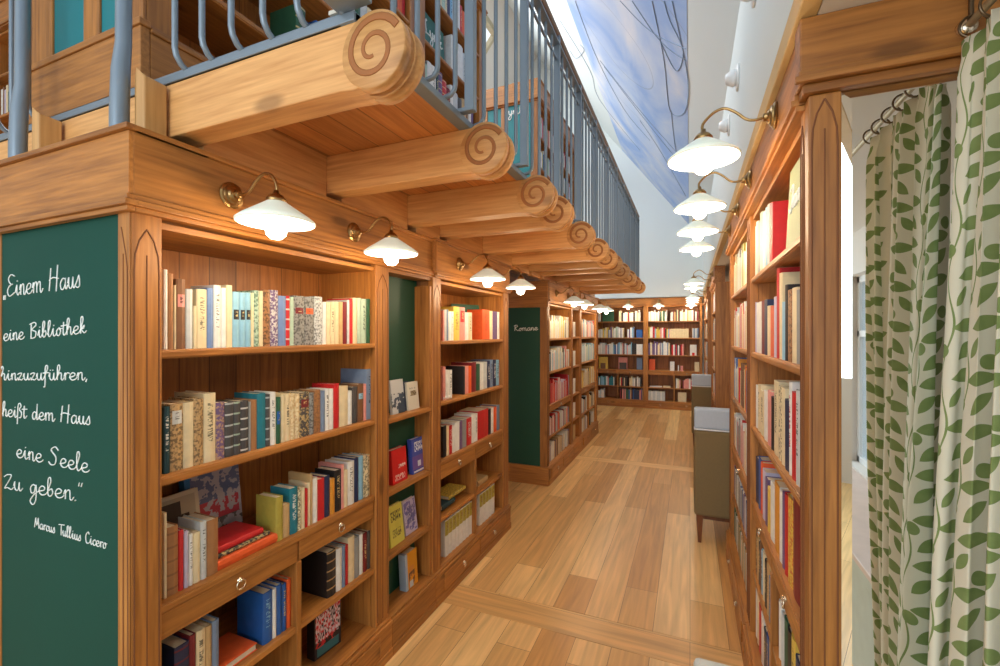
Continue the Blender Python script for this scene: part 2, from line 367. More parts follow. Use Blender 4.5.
# ---------------------------------------------------------------- handwriting
GL = {
'e': (.58, [[(0,.35),(.35,.55),(.42,.85),(.25,1),(.08,.75),(.05,.3),(.2,0),(.45,.1),(.58,.35)]]),
'i': (.42, [[(0,.3),(.15,1),(.15,.3),(.25,0),(.42,.3)], [(.17,1.35),(.2,1.42)]]),
'n': (.62, [[(0,.5),(.1,1),(.1,0)], [(.1,.6),(.25,1),(.38,.9),(.4,.1),(.5,0),(.62,.35)]]),
'm': (.95, [[(0,.5),(.1,1),(.1,0)], [(.1,.6),(.25,1),(.38,.9),(.4,0)], [(.4,.6),(.56,1),(.7,.9),(.72,.1),(.82,0),(.95,.35)]]),
'a': (.65, [[(.45,.85),(.25,1),(.05,.6),(.08,.1),(.25,0),(.42,.4),(.45,1),(.45,.3),(.52,0),(.66,.35)]]),
'u': (.64, [[(0,.5),(.08,1),(.08,.3),(.2,0),(.35,.2),(.42,1),(.42,.3),(.5,0),(.65,.35)]]),
's': (.46, [[(0,.3),(.2,.9),(.25,1.05),(.3,.6),(.3,.15),(.15,0),(.0,.12)],]),
'b': (.52, [[(0,.3),(.25,1.6),(.2,2.1),(.08,1.8),(.06,.3),(.2,0),(.38,.4),(.3,.85),(.12,.6)]]),
'l': (.38, [[(0,.3),(.25,1.6),(.2,2.1),(.08,1.8),(.08,.3),(.2,0),(.38,.35)]]),
'o': (.52, [[(.25,1),(.05,.6),(.1,.05),(.3,.1),(.4,.6),(.25,1),(.4,.88),(.55,.9)]]),
't': (.40, [[(.15,1.7),(.12,.3),(.22,0),(.4,.35)], [(-.08,1.2),(.42,1.27)]]),
'h': (.60, [[(0,.3),(.25,1.6),(.2,2.1),(.08,1.8),(.06,0)],[(.06,.5),(.25,1),(.38,.85),(.38,.15),(.48,0),(.6,.35)]]),
'k': (.55, [[(0,.3),(.25,1.6),(.2,2.1),(.08,1.8),(.06,0)],[(.06,.5),(.35,1),(.3,.65),(.12,.55),(.35,.05),(.55,.3)]]),
'z': (.52, [[(0,.85),(.15,1),(.36,.95),(.05,.05),(.2,.1),(.35,0),(.52,.3)]]),
'f': (.42, [[(0,.3),(.3,1.6),(.25,2.1),(.12,1.7),(.1,-.7),(-.02,-1.0)],[(-.08,1),(.42,1.05)]]),
'r': (.42, [[(0,.5),(.1,1),(.1,0)],[(.1,.6),(.25,1),(.42,.9)]]),
'd': (.68, [[(.42,.85),(.22,1),(.05,.6),(.1,.05),(.3,.1),(.45,.9),(.5,2.1),(.48,.3),(.56,0),(.7,.35)]]),
'g': (.60, [[(.42,.85),(.22,1),(.05,.6),(.1,.05),(.3,.15),(.43,1),(.42,-.6),(.22,-1.3),(.02,-.9),(.3,-.1),(.6,.35)]]),
'y': (.60, [[(0,.6),(.08,1),(.1,.3),(.22,0),(.38,.3),(.43,1),(.4,-.6),(.2,-1.2),(.02,-.9),(.3,-.1),(.6,.35)]]),
'c': (.46, [[(.4,.8),(.25,1),(.05,.6),(.1,.1),(.25,0),(.48,.3)]]),
'v': (.5, [[(0,.9),(.1,1),(.2,0),(.4,1),(.5,.9)]]),
'\u00df': (.58, [[(0,-.9),(.08,1.5),(.25,2),(.4,1.6),(.22,1.15),(.45,.7),(.38,.1),(.18,0)]]),
'E': (.78, [[(.7,1.9),(.35,2.1),(.1,1.7),(.3,1.2),(.5,1.15),(.2,1.0),(.0,.5),(.2,0),(.7,.3)]]),
'H': (.92, [[(0,0),(.15,2.1)],[(.6,-.1),(.72,2.3)],[(.0,1.0),(.3,1.2),(.8,1.05)]]),
'B': (.78, [[(.15,2.0),(.12,0)],[(0,1.9),(.45,2.1),(.6,1.7),(.2,1.15),(.6,.8),(.5,.1),(.1,0)]]),
'S': (.78, [[(.65,1.8),(.4,2.15),(.1,1.7),(.45,1.0),(.4,.2),(.1,0),(-.1,.3)]]),
'Z': (.78, [[(.05,1.4),(.3,1.7),(.6,1.6),(.1,.1),(.3,.15),(.6,0),(.78,.35)]]),
'M': (.9, [[(0,0),(.2,1.9)],[(.2,1.9),(.4,.5),(.65,2)],[(.65,2),(.75,0)]]),
'T': (.6, [[(0,1.9),(.85,2.05)],[(.4,2),(.35,0)]]),
'C': (.68, [[(.6,1.7),(.4,2.05),(.1,1.3),(.15,.2),(.4,0),(.68,.35)]]),
'R': (.78, [[(.12,2),(.05,0)],[(-.1,1.8),(.35,2.15),(.55,1.6),(.15,1.1),(.55,.1),(.78,.3)]]),
'L': (.7, [[(.3,1.9),(.2,2.1),(.1,1.5),(.15,.2),(.0,.05),(.3,.15),(.7,.2)]]),
'K': (.8, [[(.1,2.05),(.05,0)],[(.65,2.0),(.1,1.0),(.3,1.05),(.65,.1),(.8,.3)]]),
'J': (.6, [[(.0,1.9),(.5,2.1),(.35,.3),(.15,-.1),(.0,.3)]]),
'F': (.6, [[(0,0),(0,2)],[(0,2),(.6,2)],[(0,1.1),(.45,1.1)]]),
',': (.25, [[(.12,.15),(.05,-.25)]]), '.': (.25, [[(.08,.0),(.12,.06)]]),
'\u201e': (.4, [[(.05,.15),(0,-.3)],[(.2,.15),(.15,-.3)]]), '\u201c': (.35, [[(.05,1.6),(.1,2)],[(.2,1.6),(.27,2)]]),
' ': (.55, []),
}
def writing(text, p0, p1, xh, nrm, r=0.0019, up=Vector((0, 0, 1))):
    """handwriting stretched between two baseline points, letters xh tall, on a surface facing nrm"""
    mb = MB(); p0 = Vector(p0); p1 = Vector(p1); adv = 0; seq = []
    for ch in text:
        base = ch; dots = ch == '\u00fc'
        if dots: base = 'u'
        wd, ss = GL[base]; seq.append((adv, ss, dots)); adv += wd
    ux = (p1-p0)/adv
    for a, ss, dots in seq:
        for s_ in list(ss)+([[(.12,1.35),(.13,1.45)],[(.32,1.35),(.33,1.45)]] if dots else []):
            pts = [p0+ux*(a+x)+up*(xh*y)+Vector(nrm)*0.0006 for x, y in s_]
            mb.tube(catmull(pts, 5) if len(pts) > 2 else pts, r, 5)
    return mb

# ---------------------------------------------------------------- generic cabinet in a local frame
# local u: left to right seen from the front, v: depth into the case, z up
class Frame:
    def __init__(s, ox, oy, rot, oz=0.0):
        s.M = Matrix.Translation((ox, oy, oz)) @ Matrix.Rotation(rot, 4, 'Z'); s.rot = rot
        q = round(rot/(PI/2)) % 4
        s.W = WY if q % 2 else WX; s.WB = WB_Y if q % 2 else WB_X
    def P(s, u, v, z): return s.M @ Vector((u, v, z))
    def box(s, mb, u0, u1, v0, v1, z0, z1, mi=0): return mb.box((u0, v0, z0), (u1, v1, z1), mi, s.M)

def ring_pull(fr, parent, u, z, v=-0.012, mtl=None, big=0.016):
    mb = MB(); c = fr.P(u, v-0.008, z-big*0.8); R = Matrix.Rotation(fr.rot, 3, 'Z') @ Matrix.Rotation(PI/2, 3, 'X')
    mb.torus(c, big, 0.003, R, 18, 6)
    M = Matrix.Translation(fr.P(u, v+0.002, z)) @ Matrix.Rotation(fr.rot, 4, 'Z') @ Matrix.Rotation(PI/2, 4, 'X')
    mb.lathe([(0.0, 0), (0.011, 0), (0.010, 0.004), (0.005, 0.007), (0.006, 0.013), (0, 0.014)], M, 12)
    return mb.build('ring_pull', mtl or PALEBRASS, parent)
def arch(fr, parent, u0, u1, ztop, zbot, v, r=0.0022):
    """carved pointed arch with a middle line on a post face"""
    m = (u0+u1)/2; w_ = (u1-u0)*0.40; mb = MB()
    for sgn in (-1, 1):
        pts = [(m+sgn*w_, zbot), (m+sgn*w_, ztop-0.13), (m+sgn*w_*0.93, ztop-0.085), (m+sgn*w_*0.6, ztop-0.045), (m, ztop-0.012)]
        mb.tube([fr.P(a, v, b) for a, b in pts], r, 6)
    mb.tube([fr.P(m, v, ztop-0.085), fr.P(m, v, zbot)], r*0.8, 6)
    return mb.build('carved_arch', GRV, parent)

def bookcase(name, label, fr, wid, posts, depth, shelves, zt, frieze, plinth=0.2, fascia=None, divider=None, low=None, back=None, group=None,
             frieze_u=None, sides=(True, True), arches=True, knobs=True, cat='bookcase', drawers=2, cap=True, frieze_v=0.0):
    root = thing(name, label, cat, fr.P(0, 0, 0), group)
    u0, u1 = posts[0], wid-posts[1]
    zf0, zf1 = frieze
    for k, (a, b) in enumerate(((0, posts[0]), (wid-posts[1], wid))):
        if b-a > 0.001:
            mb = MB(); fr.box(mb, a, b, 0, 0.035, 0, zf0); p = mb.build('post', WZ, root, 0.003)
            if arches: arch(fr, p, a, b, zt+0.0, plinth+0.02, -0.0004)
    if sides[0] and posts[0] > 0: mb = MB(); fr.box(mb, u0-0.025, u0, 0.035, depth, 0, zt+0.02); mb.build('side_panel', WZ, root)
    if sides[1] and posts[1] > 0: mb = MB(); fr.box(mb, u1, u1+0.025, 0.035, depth, 0, zt+0.02); mb.build('side_panel', WZ, root)
    mb = MB(); fr.box(mb, u0, u1, depth-0.015, depth, 0, zt); mb.build('back_panel', back or fr.WB, root)
    mb = MB(); fr.box(mb, u0, u1, 0.012, depth, zt, zt+0.02); mb.build('top_board', fr.W, root, 0.002)
    for z in shelves:
        mb = MB(); fr.box(mb, u0, u1, 0.008, depth-0.015, z-0.026, z)
        fr.box(mb, u0, u1, 0.004, 0.008, z-0.022, z-0.004); mb.build('shelf', fr.W, root, 0.003)
    if fascia:
        z0, z1 = fascia; cuts = [u0]+([divider] if divider else [])+[u1]
        for a, b in zip(cuts[:-1], cuts[1:]):
            mb = MB(); fr.box(mb, a+0.004, b-0.004, 0.010, 0.028, z0, z1-0.027); dr = mb.build('drawer', fr.W, root, 0.003)
            if knobs: ring_pull(fr, dr, (a+b)/2, (z0+z1)/2+0.0, 0.010)
    if divider:
        mb = MB(); fr.box(mb, divider-0.012, divider+0.012, 0.006, depth-0.015, plinth, (fascia[0] if fascia else zt)); mb.build('divider', WZ, root, 0.003)
        for a, b in ((u0, divider-0.012), (divider+0.012, u1)):
            if low: mb = MB(); fr.box(mb, a, b, 0.010, depth-0.015, low-0.024, low); mb.build('shelf', fr.W, root, 0.003)
    mb = MB(); fr.box(mb, 0, wid, -0.02, depth, 0.0, plinth-0.03); fr.box(mb, 0, wid, -0.026, -0.02, 0.0, 0.05)
    fr.box(mb, 0, wid, -0.026, 0.04, plinth-0.03, plinth-0.012); fr.box(mb, 0, wid, -0.014, depth, plinth-0.012, plinth)
    pl = mb.build('plinth', fr.W, root, 0.003)
    if drawers:
        us = [u0+(u1-u0)*i/drawers for i in range(drawers+1)]
        for a, b in zip(us[:-1], us[1:]):
            mb = MB(); fr.box(mb, a+0.006, b-0.006, -0.028, -0.02, 0.055, plinth-0.037); d_ = mb.build('drawer', fr.W, root, 0.002)
            if knobs: ring_pull(fr, d_, (a+b)/2, plinth/2+0.02, -0.028)
    fa, fb = frieze_u or (0, wid); fv = frieze_v
    mb = MB(); fr.box(mb, fa, fb, fv-0.012, 0.10, zf0, zf1); mb.build('frieze', fr.W, root, 0.002)
    mb = MB(); fr.box(mb, fa, fb, fv-0.030, fv-0.011, zf0-0.002, zf0+0.014); fr.box(mb, fa, fb, fv-0.022, fv-0.011, zf0+0.014, zf0+0.030)
    fr.box(mb, fa, fb, fv-0.020, 0.03, zf0-0.016, zf0-0.002); mb.build('cornice_moulding', fr.W, root, 0.002)
    if cap: mb = MB(); fr.box(mb, fa, fb, fv-0.024, depth, zf1, zf1+0.016); mb.build('cap_moulding', fr.W, root, 0.003)
    return root

SH = [1.225, 1.60, 0.85]
LX0 = -1.42
R90 = PI/2
# ----- left run, ground floor
fA = Frame(LX0, 0.744, R90)
caseA = bookcase('bookcase', 'large stained pine bookcase beside the green quotation panel', fA, 1.153, (0.079, 0.104), 0.37, [0.85, 1.225, 1.60], 1.955, (2.0, 2.205),
                 plinth=0.2, fascia=(0.745, 0.85), divider=0.585, low=0.49, drawers=0)
for zz in (0.19,):   # plinth front of the near case carries a plain framed board
    mb = MB(); fA.box(mb, 0.09, 1.05, -0.027, -0.02, 0.06, 0.16); mb.build('plinth_panel', WY, caseA, 0.003)
# end face with the chalkboard (faces the photographer)
XE = -2.24
mb = MB().box((XE, 0.744, 0.0), (XE+0.08, 0.779, 2.0)); mb.build('end_stile', WZ, caseA, 0.003)
mb = MB().box((-1.475, 0.7405, 0.2), (-1.4215, 0.7435, 2.0)); es = mb.build('end_stile', WZ, caseA, 0.002)
mb = MB()
for sg, in ((1,),):
    pts = [(-1.425, 0.22), (-1.43, 1.83), (-1.437, 1.87), (-1.452, 1.925), (-1.458, 1.945)]
    mb.tube([(x, 0.7403, z) for x, z in pts], 0.002, 6)
    mb.tube([(-1.449, 0.7403, 0.22), (-1.449, 0.7403, 1.87)], 0.0018, 6)
mb.build('carved_arch', GRV, es)
mb = MB().box((XE, 0.735, 0.0), (-1.40, 0.779, 0.19)); mb.build('end_plinth', WX, caseA, 0.003)
cb = MB().box((XE+0.08, 0.7485, 0.19), (-1.475, 0.765, 2.0)).build('quotation_panel', GREEN, caseA)
cb['label'] = 'green panel with handwritten German quotation'
mb = MB().box((XE, 0.732, 2.0), (-1.409, 0.756, 2.205)); mb.build('end_frieze', WX, caseA, 0.002)
mb = MB().box((XE, 0.714, 1.998), (-1.39, 0.745, 2.014)).box((XE, 0.722, 2.014), (-1.398, 0.745, 2.030)).box((XE, 0.724, 1.984), (-1.40, 0.744, 1.998)); mb.build('end_cornice_moulding', WX, caseA, 0.002)
mb = MB().box((XE, 0.72, 2.205), (-1.396, 0.95, 2.221)); mb.build('end_cap_moulding', WX, caseA, 0.003)
MB().box((XE, 0.78, 0), (XE+0.02, 1.9, 2.0)).build('rear_side', WY, caseA)
lines = [('\u201eEinem Haus', (4, 297, 82, 287), .034), ('eine Bibliothek', (4, 341, 87, 333), .024), ('hinzuzuf\u00fchren,', (1, 380, 89, 380), .022),
         ('hei\u00dft dem Haus', (3, 416, 92, 425), .024), ('eine Seele', (17, 457, 90, 473), .027), ('Zu geben.\u201c', (4, 488, 84, 502), .028), ('Marcus Tullius Cicero', (35, 527, 107, 549), .0165)]
for t, (xa, ya, xb, yb), xh in lines:
    q = writing(t, onY(xa, ya, 0.7480), onY(xb, yb, 0.7480), xh, (0, -1, 0), 0.0015 if 'Cicero' in t else 0.0019); q.build('handwriting', CHALK, cb)

fB = Frame(LX0, 1.897, R90)
caseB = bookcase('display_case', 'narrow pine display niche with a dark green back between the first two bookcases', fB, 0.427, (0, 0), 0.13, [0.50, 0.83, 1.207], 1.965, (2.0, 2.195), back=DGREEN,
                 plinth=0.2, drawers=0, arches=False, frieze_v=0.018, cat='display shelf')
mb = MB(); fB.box(mb, 0.405, 0.427, 0.008, 0.125, 0.2, 1.93); mb.build('side_panel', WZ, caseB, 0.002)
fC = Frame(LX0, 2.324, R90)
caseC = bookcase('bookcase', 'pine bookcase nearest the passage, with two plinth drawers', fC, 1.216, (0.094, 0.11), 0.37, [0.85, 1.22, 1.60], 1.955, (2.0, 2.205),
                 plinth=0.2, fascia=(0.735, 0.85), divider=0.60, low=0.49)
# upright pilaster strips that break the frieze
for y, root in ((1.893, caseA), (2.33, caseC)):
    MB().box((-1.408, y-0.006, 2.03), (-1.396, y+0.006, 2.20)).build('frieze_joint', WZ, root)
MB().box((-1.80, 3.515, 0), (-1.42, 3.54, 2.2)).build('end_panel', WZ, caseC)
MB().box((-2.2, 2.33, 0), (-1.80, 3.54, 2.2)).build('rear_case', WY, caseC)

# ----- left run beyond the passage
fD = Frame(LX0, 4.67, R90)
caseD = bookcase('bookcase', 'pine bookcase beyond the passage with a dark green end panel', fD, 1.15, (0.08, 0.08), 0.37, [0.85, 1.22, 1.59], 1.955, (2.0, 2.205),
                 fascia=(0.77, 0.85), divider=None, low=None)
mb = MB(); fD.box(mb, 0.08, 1.07, 0.01, 0.355, 0.476, 0.50); mb.build('shelf', WY, caseD)
MB().box((-2.2, 4.66, 0), (-2.12, 4.70, 2.0)).build('end_stile', WZ, caseD, 0.003)
MB().box((-1.50, 4.66, 0), (-1.42, 4.70, 2.0)).build('end_stile', WZ, caseD, 0.003)
MB().box((-2.2, 4.645, 0), (-1.40, 4.70, 0.2)).build('end_plinth', WX, caseD, 0.003)
MB().box((-2.2, 4.65, 1.93), (-1.408, 4.70, 2.205)).build('end_frieze', WX, caseD, 0.003)
dp = MB().box((-2.12, 4.668, 0.2), (-1.50, 4.69, 1.93)).build('end_panel', DGREEN, caseD)
writing('Romane', onY(514.5, 331, 4.664), onY(538, 330, 4.664), 0.030, (0, -1, 0), 0.0042).build('handwriting', CHALK, dp)
MB().box((-2.2, 4.71, 0), (-1.795, 5.81, 2.2)).build('rear_case', WY, caseD)
fE = Frame(LX0, 5.82, R90)
caseE = bookcase('display_case', 'narrow pine display niche deep in the left run', fE, 0.42, (0, 0), 0.13, [0.50, 0.83, 1.207, 1.6], 1.965, (2.0, 2.195), plinth=0.2, drawers=0, arches=False, frieze_v=0.018, cat='display shelf')
MB().box((-1.545, 6.215, 0.2), (-1.428, 6.24, 1.93)).build('side_panel', WZ, caseE)
fF = Frame(LX0, 6.24, R90)
caseF = bookcase('bookcase', 'last pine bookcase of the left run before the back wall', fF, 1.25, (0.09, 0.09), 0.37, [0.85, 1.225, 1.59], 1.955, (2.0, 2.205),
                 fascia=(0.77, 0.85), divider=0.63, low=0.48)
MB().box((-2.2, 7.45, 0), (-1.42, 7.49, 2.2)).build('end_panel', WZ, caseF)

# ----- back wall bookcases
SB = [0.83, 1.17, 1.545, 1.91]
for i, (xa, xb, dv, lab) in enumerate(((-2.0, -0.90, 0.50, 'pine bookcase on the back wall, left of the pair'), (-0.90, 0.24, 0.585, 'pine bookcase on the back wall, right of the pair'))):
    g = Frame(xa, FARY-0.0, 0)
    bookcase('bookcase', lab, g, xb-xa, (0.05, 0.05), 0.34, SB, 2.22, (2.25, 2.40), plinth=0.17, fascia=(0.735, 0.83), divider=dv, low=0.46, arches=False)
MB().box((-2.35, FARY-0.02, 0), (-2.0, FARY+0.3, 2.42)).build('trim_4', WZ)['kind'] = 'structure'

# ----- right run
RXF = 0.27; RN = 1.36
RSH = [0.85, 1.20, 1.558, 1.917]
y1 = 2.55
fR1 = Frame(RXF, y1+0.0, -R90)     # u runs towards the camera
caseR1 = bookcase('bookcase', 'tall pine bookcase with the mirror set in its end', fR1, y1-RN, (0.06, 0.045), 0.26, RSH, 2.20, (2.235, 2.419), cap=False, plinth=0.2, fascia=(0.76, 0.85), divider=0.62, low=0.5, sides=(True, True), frieze_v=0.0)
fR2 = Frame(RXF, 3.72, -R90)
caseR2 = bookcase('bookcase', 'tall pine bookcase behind the mirrored one, ending at the armchair', fR2, 3.72-y1-0.004, (0.09, 0.06), 0.26, RSH, 2.20, (2.235, 2.419), cap=False, plinth=0.2, fascia=(0.76, 0.85), divider=None, low=None)
mb = MB(); fR2.box(mb, 0.09, 1.10, 0.01, 0.245, 0.476, 0.50); mb.build('shelf', WY, caseR2)
# mirrored end of the right run
YE = 1.32
MB().box((RXF, YE, 0), (0.338, RN, 2.237)).build('end_stile', WZ, caseR1, 0.004)
MB().box((0.574, YE, 0), (0.60, RN, 2.237)).build('end_stile', WZ, caseR1, 0.004)
fEnd = Frame(RXF, YE, 0)
arch(fEnd, caseR1, 0.0, 0.066, 2.235, 0.2, -0.0004, 0.0022)
mb = MB().box((0.248, YE-0.022, 2.26), (0.62, RN-0.001, 2.419)).box((0.236, YE-0.036, 2.258), (0.62, YE-0.02, 2.274)).box((0.244, YE-0.028, 2.274), (0.62, YE-0.02, 2.288)).box((0.256, YE-0.014, 2.238), (0.62, RN-0.001, 2.26))
mb.build('end_frieze', WX, caseR1, 0.003)
MB().box((0.60, YE+0.001, 0), (0.62, RN, 2.238)).build('end_stile', WZ, caseR1, 0.002)
MB().box((0.55, RN+0.005, 0), (0.575, 3.71, 2.20)).build('rear_panel', WZ, caseR1)
mir = MB(); ZM0, ZM1 = 0.12, 2.236; XM0, XM1 = 0.338, 0.574; bv = 0.022
vs = [(XM0, YE+0.012, ZM0), (XM1, YE+0.012, ZM0), (XM1, YE+0.012, ZM1), (XM0, YE+0.012, ZM1), (XM0+bv, YE+0.008, ZM0+bv), (XM1-bv, YE+0.008, ZM0+bv), (XM1-bv, YE+0.008, ZM1-bv), (XM0+bv, YE+0.008, ZM1-bv)]
mir.add(vs, [(4,5,6,7),(0,1,5,4),(1,2,6,5),(2,3,7,6),(3,0,4,7)]); mir.box((XM0, YE+0.0122, ZM0), (XM1, YE+0.016, ZM1))
mo = mir.build('mirror', MIRROR, caseR1); mo['label'] = 'tall bevelled mirror'

fR3 = Frame(RXF, 6.85, -R90)
caseR3 = bookcase('bookcase', 'pine bookcase beyond the armchair on the right', fR3, 1.15, (0.08, 0.08), 0.26, RSH, 2.20, (2.235, 2.419), cap=False, plinth=0.2, fascia=(0.76, 0.85), divider=0.55, low=0.5)
MB().box((0.27, 5.695, 0), (0.62, 5.70, 2.235)).build('end_panel', WZ, caseR3)
fR4 = Frame(RXF, 10.2, -R90)
caseR4 = bookcase('bookcase', 'last pine bookcase on the right against the back wall', fR4, 2.0, (0.08, 0.08), 0.26, RSH, 2.20, (2.235, 2.419), cap=False, plinth=0.2, fascia=(0.76, 0.85), divider=1.0, low=0.5)
MB().box((0.27, 8.195, 0), (0.62, 8.20, 2.235)).build('end_panel', WZ, caseR4)

# ----- gallery: deck, beams, railing, cases
DZ = 2.43
dk = MB().box((-6.8, 0.87, 2.412), (-0.80, 7.05, DZ))
structure('floor_gallery', dk, DK, label='board deck of the gallery')
dk = MB().box((-6.8, 7.05, 2.412), (-1.9, FARY, DZ)).build('floor_gallery_rear', PLASTER2); tag(dk, 'rear gallery deck', kind='structure')
beams = [y_+0.03 for y_ in (0.84, 1.46, 2.06, 2.41, 3.04, 3.64, 4.10, 4.44, 5.01, 5.66, 6.25, 6.88)]
BW = 0.088; BCX = -0.700; BCZ = 2.330; BR = 0.094
def spiral(cx, cz, y, turns=1.7, r0=0.016, r1=0.081, th0=-0.5):
    pts = []
    n = 44
    for i in range(n+1):
        t = i/n; a = th0+turns*2*PI*(1-t)*-1+PI*0.0; r = r0+(r1-r0)*t
        pts.append((cx-r*math.cos(a+PI), y, cz+r*math.sin(a+PI)))
    return pts
def beam(y, i, xl):
    if i == 0: lab = 'front carved pine beam with a big pale scroll end under the gallery'
    elif i == len(beams)-1: lab = 'furthest carved pine beam, at the far end of the gallery'
    else: lab = 'carved scroll-ended pine beam, %s from the front under the gallery' % ordinal(i)
    root = thing('scroll_beam', lab, 'beam', (-1.4, y+BW/2, 2.238), 'scroll-ended beams carrying the gallery')
    zb, ztp = 2.25, 2.411
    # body profile in x,z: flat top, flat bottom that swells into the scroll drum
    poly = [(xl, zb), (BCX-0.10, zb), (BCX-0.06, zb-0.004), (BCX, BCZ-BR+0.012), (BCX, ztp), (xl, ztp)]
    mb = MB(); mb.prism(poly, 'y', y+0.002, y+BW-0.002); mb.build('beam_body', BM, root, 0.003)
    M = Matrix.Translation((BCX, y, BCZ)) @ Matrix.Rotation(-PI/2, 4, 'X')
    prof = [(0, 0.0), (BR-0.003, 0.0), (BR, 0.003), (BR, 0.026), (BR-0.011, 0.032), (BR-0.011, 0.040), (BR-0.001, 0.047), (BR+0.001, BW/2), (BR-0.001, BW-0.047), (BR-0.011, BW-0.040), (BR-0.011, BW-0.032), (BR, BW-0.026), (BR, BW-0.003), (BR-0.003, BW), (0, BW)]
    mb = MB().lathe(prof, M, 40); dr = mb.build('scroll_drum', BM, root)
    for yy in (y-0.0005, y+BW+0.0005):
        sp = spiral(BCX, BCZ, yy); rad = [0.005+0.0045*k/44 for k in range(45)]
        q = MB().tube(sp, rad, 8)
        q.v = [(a, yy+(b-yy)*0.25, c) for a, b, c in q.v]
        q.build('carved_spiral', BMG, dr)
    return root
for i, y in enumerate(beams): beam(y, i, -3.2 if i == 0 else -1.50)
# blocking boards between the beams, over the cases
blk = MB()
for a, b in zip(beams[:-1], beams[1:]): blk.box((-1.49, a+BW, 2.222), (-1.44, b, 2.411))
blk.box((-1.49, beams[-1]+BW, 2.222), (-1.44, 7.4, 2.411))
structure('trim_8', blk, wood('raw_pine_blocking', srgb(222, 164, 100), srgb(180, 118, 60), 'y'), 0.002, 'pine boards closing the gaps between the gallery beams')

rail = thing('gallery_railing', 'blue grey steel railing with slim bars along the gallery edge', 'railing', (-0.68, 0.84, DZ))
BX = -0.72; RTOP = 3.345
mb = MB().box((-0.80, 0.87, 2.411), (-0.752, 7.05, 2.436)).box((-0.80, 0.87, 2.436), (-0.775, 7.05, 2.452)).box((-3.4, 0.866, 2.412), (-0.752, 0.90, 2.436)).box((-3.4, 0.88, 2.436), (-0.775, 0.905, 2.452))
mb.build('base_channel', STEEL, rail, 0.003)
mb = MB().box((-0.79, 0.875, 2.452), (-0.84, 7.05, 2.462)).box((-3.4, 0.905, 2.452), (-0.79, 0.94, 2.462)); mb.build('deck_edge_strip', plain('pale_edge_strip', srgb(206, 200, 184), 0.5), rail)
mb = MB().box((BX-0.022, 0.79, RTOP-0.012), (BX+0.022, 7.05, RTOP)).box((-3.4, 0.79, RTOP-0.012), (BX, 0.83, RTOP)); mb.build('rail_bar', STEEL, rail, 0.002)
mb = MB().tube([(BX, 0.80, RTOP+0.06), (BX, 7.06, RTOP+0.06)], 0.020, 10).tube([(-3.4, 0.81, RTOP+0.06), (BX, 0.80, RTOP+0.06)], 0.020, 10); h_ = mb.build('handrail', plain('brown_handrail', srgb(128, 96, 74), 0.4), rail); h_['label'] = 'brown round handrail'
mb = MB().box((BX-0.006, 0.80, RTOP-0.10), (BX+0.006, 7.05, RTOP-0.088)); mb.build('under_rail', STEEL, rail)
k = 0; y = 0.98
while y < 7.0:
    if k % 5 == 4:
        mb = MB().box((BX-0.018, y-0.014, 2.44), (BX+0.018, y+0.014, RTOP+0.045)).box((-0.80, y-0.0142, 2.4375), (BX+0.0185, y+0.0142, 2.4525)); mb.build('rail_post', STEEL, rail, 0.002)
    else:
        mb = MB().tube([(BX, y, RTOP-0.01), (BX, y, 2.475), (BX-0.003, y, 2.460), (BX-0.016, y, 2.446), (BX-0.045, y, 2.441)], 0.0085, 7); mb.build('baluster', STEEL, rail)
    y += 0.113; k += 1
MB().box((BX-0.018, 7.02, 2.44), (BX+0.018, 7.05, RTOP+0.05)).build('rail_post', STEEL, rail)
FY = 0.84
x = -0.79
while x > -3.3:
    if not (-2.20 < x < -1.48):
        mb = MB().tube([(x, FY, RTOP-0.01), (x, FY, 2.485), (x, FY+0.004, 2.466), (x, FY+0.018, 2.446), (x, FY+0.04, 2.434)], 0.0085, 7); mb.build('baluster', STEEL, rail)
    x -= 0.12
for x in (-1.535, -2.125):
    pts = [(x, 0.775, 2.222), (x, 0.775, 2.30), (x, 0.778, 2.42), (x, 0.785, 2.50), (x, 0.79, RTOP)]
    mb = MB().tube(pts, [0.024, 0.024, 0.023, 0.020, 0.019], 14).lathe([(0.034, 2.222), (0.034, 2.228), (0.024, 2.230)], Matrix.Translation((x, 0.775, 0)), 16); mb.build('rail_post', STEEL, rail)
MB().box((BX-0.02, 0.79, 2.44), (BX+0.02, 0.83, RTOP+0.045)).box((-0.80, 0.80, 2.437), (BX+0.02, 0.87, 2.452)).build('rail_post', STEEL, rail, 0.002)
for x, lab in ((-1.486, 'pine wedge block at the corner of the case beside the thick post'), (-2.075, 'pine wedge block beside the second thick railing post')):
    mb = MB().prism([(x-0.024, 0.80), (x+0.0, 0.792), (x+0.024, 0.80), (x+0.024, 0.862), (x-0.024, 0.862)], 'z', 2.222, 2.40)
    mb.v = [(a, b, (c if c < 2.3 else c+(0.028 if b < 0.8 else 0))) for a, b, c in mb.v]
    tag(mb.build('wedge_block', WEDGE, bevel=0.004, origin=(x, 0.82, 2.222)), lab, 'block', 'wedge blocks beside the railing posts')

